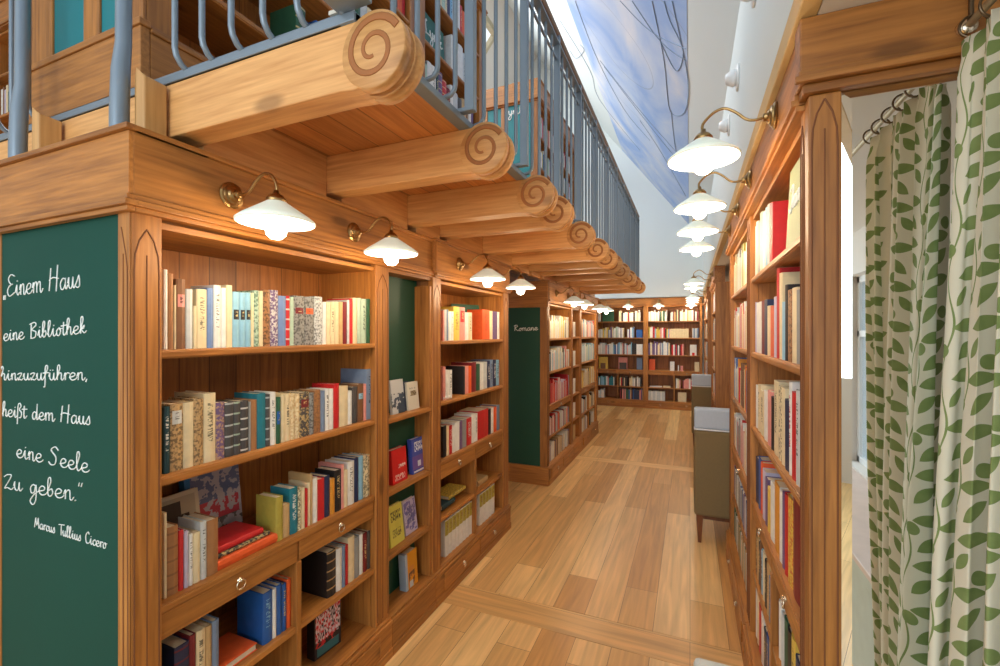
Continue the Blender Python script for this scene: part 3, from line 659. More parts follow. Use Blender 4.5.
# upper cases
UX = -1.65
def upper(y0, wid, posts, lab, div=None):
    f_ = Frame(UX, y0, R90, DZ)
    return f_, bookcase('bookcase', lab, f_, wid, posts, 0.34, [0.50, 0.86, 1.22, 1.59], 1.955, (2.0, 2.22), plinth=0.235, drawers=0, arches=False, cap=True)
fU1, cU1 = upper(0.91, 1.69, (0.10, 0.18), 'gallery bookcase at the near corner with teal end panels')
fU2, cU2 = upper(2.60, 0.96, (0.0, 0.11), 'gallery bookcase adjoining the near corner one')
fU3, cU3 = upper(5.05, 1.9, (0.08, 0.10), 'gallery bookcase further back with a teal end panel')
for root, y0, xs in ((cU1, 0.91, (-2.38, -2.30, -2.21, -2.0, -1.90, -1.73)), (cU3, 5.05, (-2.45, -2.38, -2.30, -2.12, -2.04, -1.73))):
    
    for a, b in ((-2.40, xs[2] if root is cU1 else -2.30), (xs[3], xs[4]), (-1.74, UX)): MB().box((a, y0-0.012, DZ+0.235), (b, y0, DZ+2.0)).build('end_stile', WZ, root, 0.004)
    tp = MB().box((-2.38, y0-0.004, DZ+0.235), (-1.66, y0+0.01, DZ+2.0)).build('end_panel', TEAL, root)
    MB().box((-2.40, y0-0.03, DZ), (UX+0.02, y0-0.001, DZ+0.215)).box((-2.405, y0-0.036, DZ+0.215), (UX+0.026, y0-0.001, DZ+0.238)).build('end_plinth', WX, root, 0.003)
    MB().box((-2.40, y0-0.02, DZ+1.96), (UX+0.01, y0, DZ+2.22)).box((-2.42, y0-0.04, DZ+1.98), (UX+0.03, y0-0.02, DZ+2.02)).build('end_frieze', WX, root, 0.003)
    MB().box((-2.38, y0+0.011, DZ), (-1.992, y0+(1.68 if root is cU1 else 1.9), DZ+2.2)).build('rear_case', WY, root)
    if root is cU3: writing('Lyrik', onY(503, 116, y0-0.006), onY(524, 113, y0-0.006), 0.05, (0, -1, 0), 0.006).build('handwriting', CHALK, tp)
# more gallery furniture further left
f_ = Frame(-6.05, 2.0, 0, DZ)
cU4 = bookcase('bookcase', 'pine bookcase at the far left of the gallery with a red book', f_, 0.95, (0.06, 0.10), 0.34, [0.50, 0.86, 1.22, 1.59], 1.955, (2.0, 2.22), drawers=0, arches=False)

# ---------------------------------------------------------------- books
COL = {}
def defc(k, w_, r, g, b): COL[k] = (w_, (r, g, b))
for k, w_, r, g, b in [('W','white',232,232,226),('K','black',38,36,38),('C','cream',228,212,172),('T','tan',196,162,112),('B','brown',128,88,58),('L','light blue',140,190,216),
    ('U','blue',36,92,164),('N','navy',34,48,84),('G','green',44,92,66),('g','pale green',176,200,180),('R','red',200,36,40),('r','dark red',122,30,38),('O','orange',232,96,44),
    ('Y','yellow',226,194,84),('y','olive yellow',178,164,72),('P','purple',110,86,128),('p','pink',226,150,140),('S','grey',146,148,146),('s','blue-grey',120,140,168),('t','teal',34,122,140),
    ('i','pale grey',202,208,208),('d','dark grey',76,74,74),('q','periwinkle blue',112,140,190),('v','lavender',196,190,214),('o','amber',220,150,52),('m','mid brown',164,116,74),('k','dark teal',24,66,74)]: defc(k, w_, r, g, b)
STY = {'': '', '.': '', 'm': 'mottled ', 'b': 'banded ', 't': 'titled ', 'l': ''}
matcache = {}
def bookmat(ck, sty, acc=None):
    key = (ck, sty, acc)
    if key in matcache: return matcache[key]
    c = srgb(*COL[ck][1]); m, nt, b = mat('book_cloth_%s_%s' % (COL[ck][0].replace(' ', '_'), {'': 'plain', 'm': 'marbled', 'b': 'banded', 't': 'titled'}[sty])); L = nt.links.new
    tc = N(nt, 'ShaderNodeTexCoord'); oi = N(nt, 'ShaderNodeObjectInfo')
    lum = sum(COL[ck][1])/3
    dark = srgb(*[int(x*0.35) for x in COL[ck][1]]) if lum > 110 else srgb(216, 190, 130)
    if acc: dark = srgb(*COL[acc][1])
    nz = N(nt, 'ShaderNodeTexNoise'); nz.inputs['Scale'].default_value = 35; nz.inputs['Detail'].default_value = 3
    ofs = N(nt, 'ShaderNodeVectorMath', operation='SCALE'); ofs.inputs[0].default_value = (3, 5, 7); L(oi.outputs['Random'], ofs.inputs['Scale'])
    ad = N(nt, 'ShaderNodeVectorMath', operation='ADD'); L(tc.outputs['Object'], ad.inputs[0]); L(ofs.outputs[0], ad.inputs[1])
    L(ad.outputs[0], nz.inputs['Vector'])
    fac = None
    if sty == 'm':
        vo = N(nt, 'ShaderNodeTexNoise'); vo.inputs['Scale'].default_value = 110; vo.inputs['Detail'].default_value = 4; L(ad.outputs[0], vo.inputs['Vector'])
        mr = N(nt, 'ShaderNodeMapRange'); mr.inputs['From Min'].default_value = 0.46; mr.inputs['From Max'].default_value = 0.6; mr.inputs['To Max'].default_value = 0.75; L(vo.outputs['Fac'], mr.inputs['Value']); fac = mr.outputs['Result']
    elif sty in 'bt' and sty:
        sep = N(nt, 'ShaderNodeSeparateXYZ'); L(tc.outputs['Generated'], sep.inputs[0])
        if sty == 'b':
            ml = N(nt, 'ShaderNodeMath', operation='MULTIPLY_ADD'); L(sep.outputs['Z'], ml.inputs[0]); ml.inputs[1].default_value = 5.0; L(oi.outputs['Random'], ml.inputs[2])
            fr_ = N(nt, 'ShaderNodeMath', operation='FRACT'); L(ml.outputs[0], fr_.inputs[0])
            g0 = N(nt, 'ShaderNodeMath', operation='GREATER_THAN'); L(fr_.outputs[0], g0.inputs[0]); g0.inputs[1].default_value = 0.84
            ly = N(nt, 'ShaderNodeMath', operation='LESS_THAN'); L(sep.outputs['Y'], ly.inputs[0]); ly.inputs[1].default_value = 0.05
            g = N(nt, 'ShaderNodeMath', operation='MULTIPLY'); L(g0.outputs[0], g.inputs[0]); L(ly.outputs[0], g.inputs[1])
            ml2 = N(nt, 'ShaderNodeMath', operation='MULTIPLY'); L(g.outputs[0], ml2.inputs[0]); ml2.inputs[1].default_value = 0.75; fac = ml2.outputs[0]
        else:
            mp = N(nt, 'ShaderNodeMapping'); mp.inputs['Scale'].default_value = (70, 30, 240); L(ad.outputs[0], mp.inputs['Vector'])
            n2 = N(nt, 'ShaderNodeTexNoise'); n2.inputs['Scale'].default_value = 1; n2.inputs['Detail'].default_value = 1; L(mp.outputs[0], n2.inputs['Vector'])
            g = N(nt, 'ShaderNodeMath', operation='GREATER_THAN'); L(n2.outputs['Fac'], g.inputs[0]); g.inputs[1].default_value = 0.52
            parts = [g.outputs[0]]
            for ax, lo, hi in (('X', 0.28, 0.72), ('Z', 0.30, 0.86)):
                s2 = N(nt, 'ShaderNodeMath', operation='SUBTRACT'); L(sep.outputs[ax], s2.inputs[0]); s2.inputs[1].default_value = (lo+hi)/2
                a2 = N(nt, 'ShaderNodeMath', operation='ABSOLUTE'); L(s2.outputs[0], a2.inputs[0])
                c2 = N(nt, 'ShaderNodeMath', operation='LESS_THAN'); L(a2.outputs[0], c2.inputs[0]); c2.inputs[1].default_value = (hi-lo)/2; parts.append(c2.outputs[0])
            p_ = parts[0]
            for q in parts[1:]:
                mm = N(nt, 'ShaderNodeMath', operation='MULTIPLY'); L(p_, mm.inputs[0]); L(q, mm.inputs[1]); p_ = mm.outputs[0]
            ml2 = N(nt, 'ShaderNodeMath', operation='MULTIPLY'); L(p_, ml2.inputs[0]); ml2.inputs[1].default_value = 0.8; fac = ml2.outputs[0]
    hs = N(nt, 'ShaderNodeHueSaturation'); mr2 = N(nt, 'ShaderNodeMapRange'); mr2.inputs['To Min'].default_value = 0.8; mr2.inputs['To Max'].default_value = 1.15; L(nz.outputs['Fac'], mr2.inputs['Value']); L(mr2.outputs['Result'], hs.inputs['Value'])
    if fac:
        mx = N(nt, 'ShaderNodeMix', data_type='RGBA'); mx.inputs['A'].default_value = c; mx.inputs['B'].default_value = dark; L(fac, mx.inputs['Factor']); L(mx.outputs['Result'], hs.inputs['Color'])
    else: hs.inputs['Color'].default_value = c
    L(hs.outputs['Color'], b.inputs['Base Color']); b.inputs['Roughness'].default_value = 0.45
    matcache[key] = m; return m

def book_mesh(th, h, dp, cov=0.0028):
    """spine at y=0 facing -y, thickness along x, standing; returns cover and pages builders (local coords)"""
    c = MB(); r = min(0.006, th*0.25)
    # rounded spine + two boards
    arc = [(0.0, 0.004), (th*0.12, 0.0012), (th*0.5, -r*0.3), (th*0.88, 0.0012), (th, 0.004)]
    inner = [(th-cov, 0.006), (cov, 0.006)]
    outer = arc
    c.prism(outer+inner, 'z', 0, h)
    c.box((0, 0.004, 0), (cov, dp, h)); c.box((th-cov, 0.004, 0), (th, dp, h))
    p = MB().box((cov, 0.006, 0.003), (th-cov, dp-0.004, h-0.003))
    return c, p
NBOOK = [0]
def put_book(M, th, h, dp, ck, sty, label, group, acc=None, lab=None, pages=True):
    c, p = book_mesh(th, h, dp)
    o = c.build('book', bookmat(ck, sty, acc)); o.matrix_world = M; tag(o, label, 'book', group)
    o.location = M.translation; o.rotation_euler = M.to_euler()
    if pages: q = p.build('pages', PAPER); q.parent = o
    if lab:
        lc, z0, z1 = lab
        r = min(0.006, th*0.25)
        mb = MB().prism([(th*0.12, 0.0012), (th*0.5, -r*0.3-0.0008), (th*0.88, 0.0012), (th*0.88, 0.002), (th*0.12, 0.002)], 'z', h*z0, h*z1)
        q = mb.build('spine_label', bookmat(lc, 't')); q.parent = o; q['label'] = '%s spine label' % COL[lc][0]
    NBOOK[0] += 1
    return o
def size_word(h): return 'tall ' if h > 0.262 else ('short ' if h < 0.175 else '')

def px_row(xs, zs, items, first, where, group, rot=R90, gap=0.34, dep=0.62, start_idx=0, depmax=0.22, sgn=1):
    """items: (px_end, colour, ytop[, style, accent, label-tuple]); spines on the plane X = xs, feet at zs"""
    n = start_idx; px = first
    if rot == R90 and items[-1][0] > 375.9 and items[-1][0] < 377: items = [((i[0]-first)*0.989+first,)+tuple(i[1:]) for i in items]
    for it in items:
        e, ck, yt = it[0], it[1], it[2]; sty = it[3] if len(it) > 3 else ''; acc = it[4] if len(it) > 4 else None; lab = it[5] if len(it) > 5 else None
        a, b = onX(px, 300, xs).y, onX(e, 300, xs).y
        h = onX((px+e)/2, yt, xs).z-zs; h = max(0.12, min(h, gap)); th = abs(b-a)-0.0012
        dp = max(0.11, min(h*dep+random.uniform(-.01, .02), depmax))
        y = a if sgn > 0 else a
        M = Matrix.Translation((xs, y+(0.0006 if sgn > 0 else -0.0006), zs+0.0004)) @ Matrix.Rotation(rot, 4, 'Z')
        put_book(M, th, h, dp, ck, sty, '%s%s%s book, %s %s' % (size_word(h), STY[sty], COL[ck][0], ordinal(n), where), group, acc, lab)
        n += 1; px = e
    return n

XS = LX0-0.035
# case A, upper shelf
px_row(XS, 1.60, [(168.4,'W',269.7),(174.2,'m',273.8),(176.9,'C',285.3),(186.4,'B',279.2,'',None,('p',.60,.78)),(193.8,'i',289.3),(197.5,'C',306),(208,'C',289.3,'t'),(214.7,'q',288),
  (222.2,'W',285.3,'t','K'),(227.6,'W',288),(233.8,'C',285.3),(241,'L',292,'',None,('K',.50,.68)),(247,'L',292.7,'',None,('K',.50,.68)),(252.5,'L',292.7,'',None,('K',.50,.68)),(255.3,'C',293),(260.7,'g',290.7,'m','G'),(264.8,'C',291),
  (272,'m',290,'m'),(280,'P',290.3,'m','W'),(288,'q',296),(291.7,'R',296,'b','W'),(295.8,'g',297),(306.6,'S',296,'m',None,('r',.64,.76)),(316.4,'S',297,'m',None,('O',.64,.76)),(324.8,'i',296.7,'m'),
  (328.5,'W',302),(332.8,'C',302),(337,'C',302,'t'),(341.3,'C',302),(345.5,'T',302),(349.5,'r',302),(352,'i',300),(355.3,'R',298.5),(360,'C',298),(364,'g',298),(369,'g',299,'t'),(373,'G',299),(376.3,'C',288)],
  163.8, 'from left, top shelf by the quotation panel', 'books on the top shelf of the nearest case')
px_row(XS, 1.225, [(170.8,'k',407,'t','W'),(184,'T',404,'m',None,('i',.70,.90)),(194.8,'C',402.5),(204.5,'T',399,'m'),(217,'C',393.5,'t'),(226,'P',402.5,'m','T'),(235,'d',402.5,'b','i'),(242,'d',402,'b','g'),(250,'d',401,'b','W'),
  (252.4,'S',402),(258.5,'m',400),(267.4,'t',393.5),(271.8,'d',394.5,'b','i'),(277.8,'W',392.3,'t'),(282.7,'G',397.5,'',None,('U',.42,.70)),(286.8,'C',395),(292,'C',394,'t'),(297,'C',394,'m','T'),(301.8,'C',394,'m','T'),
  (311.5,'d',392.3,'m',None,('r',.66,.84)),(316,'S',393,'m'),(322.8,'m',390,'m','B'),(327.3,'s',391),(331.5,'W',389,'t'),(335.9,'W',389),(341.6,'R',384),(350.6,'C',386.4),(354.6,'W',391),(360.3,'d',387),(366.3,'B',384,'',None,('L',.6,.75)),(369,'p',384),(376.4,'s',369,'t')],
  163.8, 'from left, second shelf by the quotation panel', 'books on the second shelf of the nearest case')
n = px_row(XS, 0.85, [(167.4,'C',513),(179,'m',526.6,'b','B'),(184.4,'R',530.5),(189.3,'v',531.5),(193.6,'W',534.4,'t'),(201,'C',533),(207.4,'i',521.7,'t'),(219,'m',519.8)],
  164.2, 'from left, shelf above drawers by the quotation panel', 'books above the drawers of the nearest case')
px_row(XS, 0.85, [(283.8,'y',497),(290.5,'T',504.5),(298.7,'t',488,'t','W'),(302,'C',490,'m'),(305.8,'C',488),(308.6,'R',489),(311,'C',483),(313.6,'T',474.7),(318.6,'W',478),(325.5,'R',479),(331,'N',476),(336,'o',479),(342.5,'K',470,'t'),(345,'p',465),
  (349,'C',470),(355.7,'W',461.5,'t'),(360,'N',458),(364.8,'L',456.5),(371.4,'C',455.7,'m'),(376,'W',449)],
  276.4, 'from left, shelf above drawers by the quotation panel', 'books above the drawers of the nearest case', start_idx=n)
px_row(XS, 0.49, [(190,'N',645,'b','r'),(196.6,'r',635),(206,'C',630,'t'),(212.5,'T',626),(219.7,'s',620.5)], 175, 'from left, lower left cubby of the nearest case', 'books in the low left cubby', gap=0.215, dep=0.9, depmax=0.2)
px_row(XS, 0.49, [(273,'U',592,'t','L'),(277,'W',589),(282.6,'U',585),(287,'U',584,'t'),(291.5,'O',579),(295.5,'g',574)], 263.5, 'right of the gap, lower left cubby, nearest case', 'books in the low left cubby', gap=0.225, dep=0.72, depmax=0.17)
px_row(XS, 0.49, [(336.6,'K',551,'b','T'),(342.6,'W',548.5),(345.8,'s',546),(348.7,'R',545),(355,'C',536.5),(359.8,'S',537),(363.4,'W',534),(367.5,'r',533,'t'),(371,'d',531),(373.8,'W',526),(375.0,'C',524)], 327.6,
  'from left, lower right cubby of the nearest case', 'books in the low right cubby', gap=0.218, dep=0.8, depmax=0.2)
# case C
px_row(XS, 1.60, [(444.8,'p',310.5),(446.9,'i',309.5),(448.9,'s',309.5),(451.5,'W',311.5),(454,'W',311.5,'t'),(460,'Y',306.8,'t'),(465.4,'p',307.5,'',None,('R',.55,.9)),(469,'W',312.5),(472.6,'C',312.5,'t')], 443.2,
  'from left, top shelf near the passage', 'books on the top shelf near the passage', dep=0.6)
px_row(XS, 1.60, [(490,'O',309.8,'t','R'),(493,'C',311),(497.6,'P',311.5),(499.8,'W',312),(501.9,'L',312.5)], 482.8, 'after the green sign, top shelf near the passage', 'books on the top shelf near the passage')
px_row(XS, 1.22, [(446,'p',367),(449.5,'W',370),(452.6,'W',370,'t')], 443.3, 'from left, second shelf near the passage', 'books on the second shelf near the passage')
px_row(XS, 1.22, [(465.4,'K',366.5),(469,'p',366),(472,'O',366),(476.6,'r',362.4),(480.4,'G',364),(484,'W',363),(487.6,'i',362),(490.5,'N',361,'t','W'),(493.5,'s',360,'t'),(496.5,'N',360,'t','W'),(499.5,'L',360,'t'),(502.3,'p',362)], 463.5,
  'after the gap, second shelf near the passage', 'books on the second shelf near the passage', dep=0.8)
px_row(XS, 0.85, [(447,'K',426),(449.6,'C',426),(452.6,'R',425.6,'t','W'),(455.6,'W',425.6),(460,'W',422),(463,'P',421),(467,'S',419.6),(472,'R',418,'t','W'),(475,'W',414),(478,'W',413.6,'t'),(488.7,'R',410,'','W'),(491.4,'K',409),(494,'W',408),(497,'O',407),(500,'s',405),(502.8,'L',404.5)], 443.3,
  'from left, above the drawers near the passage', 'books above the drawers near the passage', dep=0.75)
# sets of ivory volumes with gold-green spine tops
def ivory(pa, pb, k, where):
    a = onX(pa, 300, XS).y; b = onX(pb, 300, XS).y; th = (b-a)/k
    for i in range(k):
        M = Matrix.Translation((XS, a+i*th, 0.2004)) @ Matrix.Rotation(R90, 4, 'Z')
        o = put_book(M, th-0.001, 0.235, 0.15, 'W', '', 'ivory volume with olive spine head, %s from left, lowest %s cubby near the passage' % (ordinal(i), where), 'ivory volumes on the lowest shelf')
        q = MB().prism([(th*0.01, 0.0034), (th*0.12, 0.0006), (th*0.5, -0.0026), (th*0.86, 0.0006), (th*0.97, 0.0034), (th*0.9, 0.0045), (th*0.1, 0.0045)], 'z', 0.135, 0.228).build('spine_label', bookmat('y', 't', 'B')); q.parent = o; q['label'] = 'olive gold spine label'
ivory(445.5, 476, 9, 'left'); ivory(480, 495, 5, 'right')

# lying books
def flat_book(x, y, z, rot, w_, l_, th, ck, label, group=None, spine='-x', sty=''):
    """closed book lying flat: l_ along its spine"""
    # book local: thickness x, height z, depth y -> lay down so thickness points up, spine keeps facing -y
    R = Matrix.Rotation(-PI/2, 4, 'Y')          # x->z(up), z->-x
    M = Matrix.Translation((x, y, z+0.0005)) @ Matrix.Rotation(rot, 4, 'Z') @ Matrix.Translation((l_/2, 0, 0)) @ R
    return put_book(M, th, l_, w_, ck, sty, label, group)
# red books stacked flat on the shelf above the drawers (spines to the aisle)
yc = (onX(220, 300, XS).y+onX(276, 300, XS).y)/2
flat_book(XS+0.0, yc, 0.85, R90, 0.17, 0.235, 0.034, 'O', 'thick orange-red book lying flat, bottom of the small pile', 'flat books in the pile above the drawers')
flat_book(XS-0.012, yc-0.012, 0.8845, R90, 0.16, 0.215, 0.014, 'K', 'dark patterned book lying flat in the middle of the small pile', 'flat books in the pile above the drawers', sty='m')
flat_book(XS-0.018, yc-0.025, 0.899, R90, 0.15, 0.19, 0.022, 'R', 'red book with a carved cover, top of the small pile', 'flat books in the pile above the drawers')
yc = (onX(222, 300, XS).y+onX(250, 300, XS).y)/2
M = None
flat_book(XS-0.16, yc+0.01, 0.49, -R90, 0.155, 0.15, 0.026, 'O', 'orange book lying flat in the low left cubby')
# case C flat ones
flat_book(XS-0.01, 2.60, 0.505+0.0, R90, 0.13, 0.17, 0.030, 'k', 'dark green book lying flat in the left cubby near the passage')
flat_book(XS-0.02, 2.74, 0.536, R90, 0.14, 0.24, 0.024, 'Y', 'yellow and blue book lying on the dark green one near the passage', sty='m')
flat_book(XS-0.01, 3.13, 0.49, R90, 0.13, 0.17, 0.042, 'T', 'beige book lying flat in the right cubby near the passage')
flat_book(XS-0.0, 2.56, 1.22, R90, 0.12, 0.10, 0.022, 'W', 'small white book lying flat on the second shelf near the passage')

# face-out books: cover seen from the aisle
def cover_mat(name, base, blobs, scale=(1, 1, 1)):
    """printed cover: base colour, then (kind, colour, u0, u1, v0, v1) rectangles / noise areas in generated coords"""
    m, nt, b = mat(name); L = nt.links.new; tc = N(nt, 'ShaderNodeTexCoord'); sep = N(nt, 'ShaderNodeSeparateXYZ'); L(tc.outputs['Generated'], sep.inputs[0])
    col = None; cur = base
    for kind, c, u0, u1, v0, v1 in blobs:
        ps = []
        for ax, lo, hi in (('X', u0, u1), ('Z', v0, v1)):
            s2 = N(nt, 'ShaderNodeMath', operation='SUBTRACT'); L(sep.outputs[ax], s2.inputs[0]); s2.inputs[1].default_value = (lo+hi)/2
            a2 = N(nt, 'ShaderNodeMath', operation='ABSOLUTE'); L(s2.outputs[0], a2.inputs[0])
            c2 = N(nt, 'ShaderNodeMath', operation='LESS_THAN'); L(a2.outputs[0], c2.inputs[0]); c2.inputs[1].default_value = (hi-lo)/2; ps.append(c2.outputs[0])
        mm = N(nt, 'ShaderNodeMath', operation='MULTIPLY'); L(ps[0], mm.inputs[0]); L(ps[1], mm.inputs[1]); f = mm.outputs[0]
        if kind in 'nt':
            nz = N(nt, 'ShaderNodeTexNoise'); mp = N(nt, 'ShaderNodeMapping'); L(tc.outputs['Object'], mp.inputs['Vector'])
            mp.inputs['Scale'].default_value = (28, 28, 28) if kind == 'n' else (170, 170, 60); nz.inputs['Scale'].default_value = 1; nz.inputs['Detail'].default_value = 4 if kind == 'n' else 0
            L(mp.outputs[0], nz.inputs['Vector']); g = N(nt, 'ShaderNodeMath', operation='GREATER_THAN'); L(nz.outputs['Fac'], g.inputs[0]); g.inputs[1].default_value = 0.5
            m3 = N(nt, 'ShaderNodeMath', operation='MULTIPLY'); L(f, m3.inputs[0]); L(g.outputs[0], m3.inputs[1]); f = m3.outputs[0]
        mx = N(nt, 'ShaderNodeMix', data_type='RGBA'); L(f, mx.inputs['Factor'])
        if col: L(col, mx.inputs['A'])
        else: mx.inputs['A'].default_value = base
        mx.inputs['B'].default_value = c; col = mx.outputs['Result']
    if col: L(col, b.inputs['Base Color'])
    else: b.inputs['Base Color'].default_value = base
    b.inputs['Roughness'].default_value = 0.4; return m
def face_book(name, x, y, z, rot, w_, h, th, lean, m, label, cat='book', group=None, spine_m=None):
    """front cover faces local -y; leans back by lean"""
    M = Matrix.Translation((x, y, z+0.001)) @ Matrix.Rotation(rot, 4, 'Z') @ Matrix.Rotation(-lean, 4, 'X')
    c = MB().box((-w_/2, 0, 0), (w_/2, 0.003, h)).box((-w_/2, th-0.003, 0), (w_/2, th, h)).box((-w_/2, 0.003, 0), (-w_/2+0.003, th-0.003, h))
    o = c.build(name, m, bevel=0.0008); o.location = M.translation; o.rotation_euler = M.to_euler(); tag(o, label, cat, group)
    q = MB().box((-w_/2+0.003, 0.003, 0.003), (w_/2-0.004, th-0.003, h-0.003)).build('pages', PAPER); q.parent = o
    if spine_m: q = MB().box((-w_/2-0.0006, -0.0006, 0), (-w_/2+0.02, th, h)).build('spine', spine_m); q.parent = o
    NBOOK[0] += 1
    return o
XD = -1.475
s = srgb
def yy(px, X=-1.47): return onX(px, 300, X).y
# case A, face-out at the back
face_book('picture', LX0-0.21, yy(180, -1.63), 0.85, R90, 0.17, 0.235, 0.016, 0.16, cover_mat('hat_picture', s(196, 186, 160), [('r', s(170,160,136), .08, .92, .06, .94), ('r', s(52,40,34), .25, .62, .60, .88), ('r', s(46,34,30), .12, .78, .56, .68), ('r', s(120,70,50), .3, .6, .0, .56)]), 'framed picture of a dark hat leaning behind the books above the drawers', 'picture')
face_book('book', LX0-0.25, yy(213, -1.67)+0.02, 0.85, R90, 0.215, 0.285, 0.03, 0.12, cover_mat('landscape_cover', s(170, 164, 170), [('n', s(94,104,136), .0, 1, .55, 1), ('n', s(176,60,70), .1, .95, .1, .55), ('n', s(100,92,88), .0, 1, .0, .3)]),
  'large picture book with red and grey cover leaning above the drawers', spine_m=plain('blue_spine', s(40, 110, 160)))
gb = MB().box((-0.075, 0, 0), (0.075, 0.05, 0.24)).build('gift_box', cover_mat('red_patterned_wrap', s(40, 34, 38), [('n', s(206, 40, 50), .05, .95, .2, .92), ('t', s(220, 200, 210), .05, .95, .3, .9), ('r', s(60,120,124), .1, .9, .04, .2)]), bevel=0.003, origin=(0, 0, 0))
gb.location = (XS-0.06, yy(331)+0.03, 0.2004); gb.rotation_euler = (0, 0, R90-0.1); tag(gb, 'red patterned box standing alone in the bottom right cubby of the nearest case', 'box')
# display niche
face_book('book', XD, yy(400), 1.207, R90, 0.115, 0.185, 0.018, 0.10, cover_mat('mountain_cover', s(206, 212, 214), [('n', s(70,84,100), .0, 1, .12, .6), ('r', s(60,74,92), .45, 1, .0, .42), ('t', s(230,232,232), .3, .7, .3, .4)]), 'white book with a grey mountain cover in the display niche')
face_book('book', XD-0.012, yy(409.5), 1.207, R90, 0.07, 0.165, 0.012, 0.10, plain('navy_cover', s(44, 58, 84)), 'thin navy book between two white ones in the display niche')
face_book('book', XD+0.004, yy(414.5), 1.207, R90, 0.11, 0.16, 0.014, 0.10, cover_mat('pale_cover', s(216, 212, 196), [('r', s(160,144,108), .3, .75, .5, .68), ('t', s(84,72,54), .25, .8, .5, .68), ('t', s(150,160,160), .2, .8, .74, .8)]), 'white book with a small brown emblem in the display niche')
face_book('book', XD+0.01, yy(400), 0.83, R90, 0.135, 0.185, 0.035, 0.08, cover_mat('red_cover', s(206, 34, 34), [('t', s(236,200,190), .15, .85, .08, .25), ('t', s(240,220,214), .4, .9, .42, .52)]), 'red book standing face out in the display niche')
face_book('book', XD+0.005, yy(420), 0.83, R90, 0.135, 0.20, 0.03, 0.08, cover_mat('blue_cover', s(66, 84, 176), [('r', s(110,84,160), .0, 1, .12, .5), ('t', s(232,236,244), .2, .85, .62, .9), ('r', s(220,226,240), .38, .62, .18, .34), ('r', s(226,230,240), .05, .95, .03, .08)]), 'blue and violet book standing face out in the display niche')
o = face_book('book', XD+0.01, yy(397.5), 0.50, R90, 0.125, 0.21, 0.02, 0.12, cover_mat('yellow_cover', s(214, 206, 92), [('t', s(90,84,50), .15, .85, .6, .85), ('t', s(120,110,60), .2, .8, .2, .4)]), 'yellow book leaning in the display niche')
face_book('book', XD+0.0, yy(413), 0.50, R90, 0.12, 0.19, 0.02, 0.14, cover_mat('lavender_cover', s(198, 186, 208), [('n', s(120,110,170), .05, .95, .05, .95), ('t', s(96,96,140), .2, .8, .3, .8)]), 'lavender patterned book leaning in the display niche')
face_book('book', XD+0.015, yy(411), 0.20, R90, 0.115, 0.20, 0.045, 0.06, cover_mat('orange_cover', s(222, 150, 30), [('r', s(216,140,60), .3, .7, .3, .6), ('n', s(110,70,50), .25, .75, .0, .45), ('r', s(190,200,210), .3, .6, .02, .2)]), 'orange book with a pale blue spine on the display niche floor', spine_m=plain('pale_blue_spine', s(168, 186, 204)))

# green shelf signs (boards standing on shelves)
def sign(x, y, z, rot, w_, h, m, text, label, ta, tb, xh, r=0.0035, lean=0.05):
    M = Matrix.Translation((x, y, z+0.001)) @ Matrix.Rotation(rot, 4, 'Z') @ Matrix.Rotation(-lean, 4, 'X')
    root = bpy.data.objects.new('shelf_sign', None); C.objects.link(root); root.location = M.translation; root.rotation_euler = M.to_euler(); root.empty_display_size = 0.1
    tag(root, label, 'sign')
    b = MB().box((-w_/2, 0, 0), (w_/2, 0.012, h)).build('board', m, bevel=0.001); b.parent = root
    q = writing(text, (ta, -0.0005, h*0.42), (tb, -0.0005, h*0.46), xh, (0, -1, 0), r).build('handwriting', CHALK); q.parent = root
    return root
sign(XS-0.20, yy(468, XS-0.2)-0.02, 1.60, R90-0.35, 0.30, 0.28, DGREEN, 'Krimis', 'green shelf sign standing behind books on the top shelf near the passage', -0.11, 0.12, 0.032)
sign(0.280, 1.525, 1.917, -R90, 0.28, 0.24, plain('olive_sign', s(150, 158, 118), 0.6), 'Jnn', 'olive green shelf sign on the top shelf of the mirrored bookcase', -0.10, 0.04, 0.035, 0.003)
sign(UX-0.06, 2.82, DZ+1.22, R90, 0.30, 0.27, plain('gallery_sign_green', s(52, 110, 100), 0.6), 'Lyrik', 'green sign with white handwriting on the gallery shelf', -0.12, 0.12, 0.05, 0.005)

# right run, near bay; list runs from the far end (left in view) towards the camera
XR = RXF+0.022
gR = 'books in the mirrored bookcase'
def rrow(z, items, first, where, **kw): return px_row(XR, z, items, first, where, gR, rot=-R90, sgn=-1, **kw)
def row_from(x, z, ya, yb, cols, where, group, rot, gap=0.30, hs=(0.18, 0.24), dmax=0.2, lean_last=False):
    """books side by side from ya to yb; widths random"""
    n = len(cols); ws = [random.uniform(0.7, 1.35) for _ in cols]; tot = sum(ws); L_ = yb-ya; pos = ya
    for i, (c, wq) in enumerate(zip(cols, ws)):
        ck = c[0]; sty = c[1] if len(c) > 1 else random.choice(['', '', 't', 't', 'b']); th = abs(L_)*wq/tot-0.001
        h = min(gap, random.uniform(*hs)); M = Matrix.Translation((x, pos, z+0.0004)) @ Matrix.Rotation(rot, 4, 'Z')
        put_book(M, th, h, min(dmax, h*0.68), ck, sty, '%s%s%s book, %s %s' % (size_word(h), STY[sty], COL[ck][0], ordinal(i), where), group)
        pos += L_*wq/tot
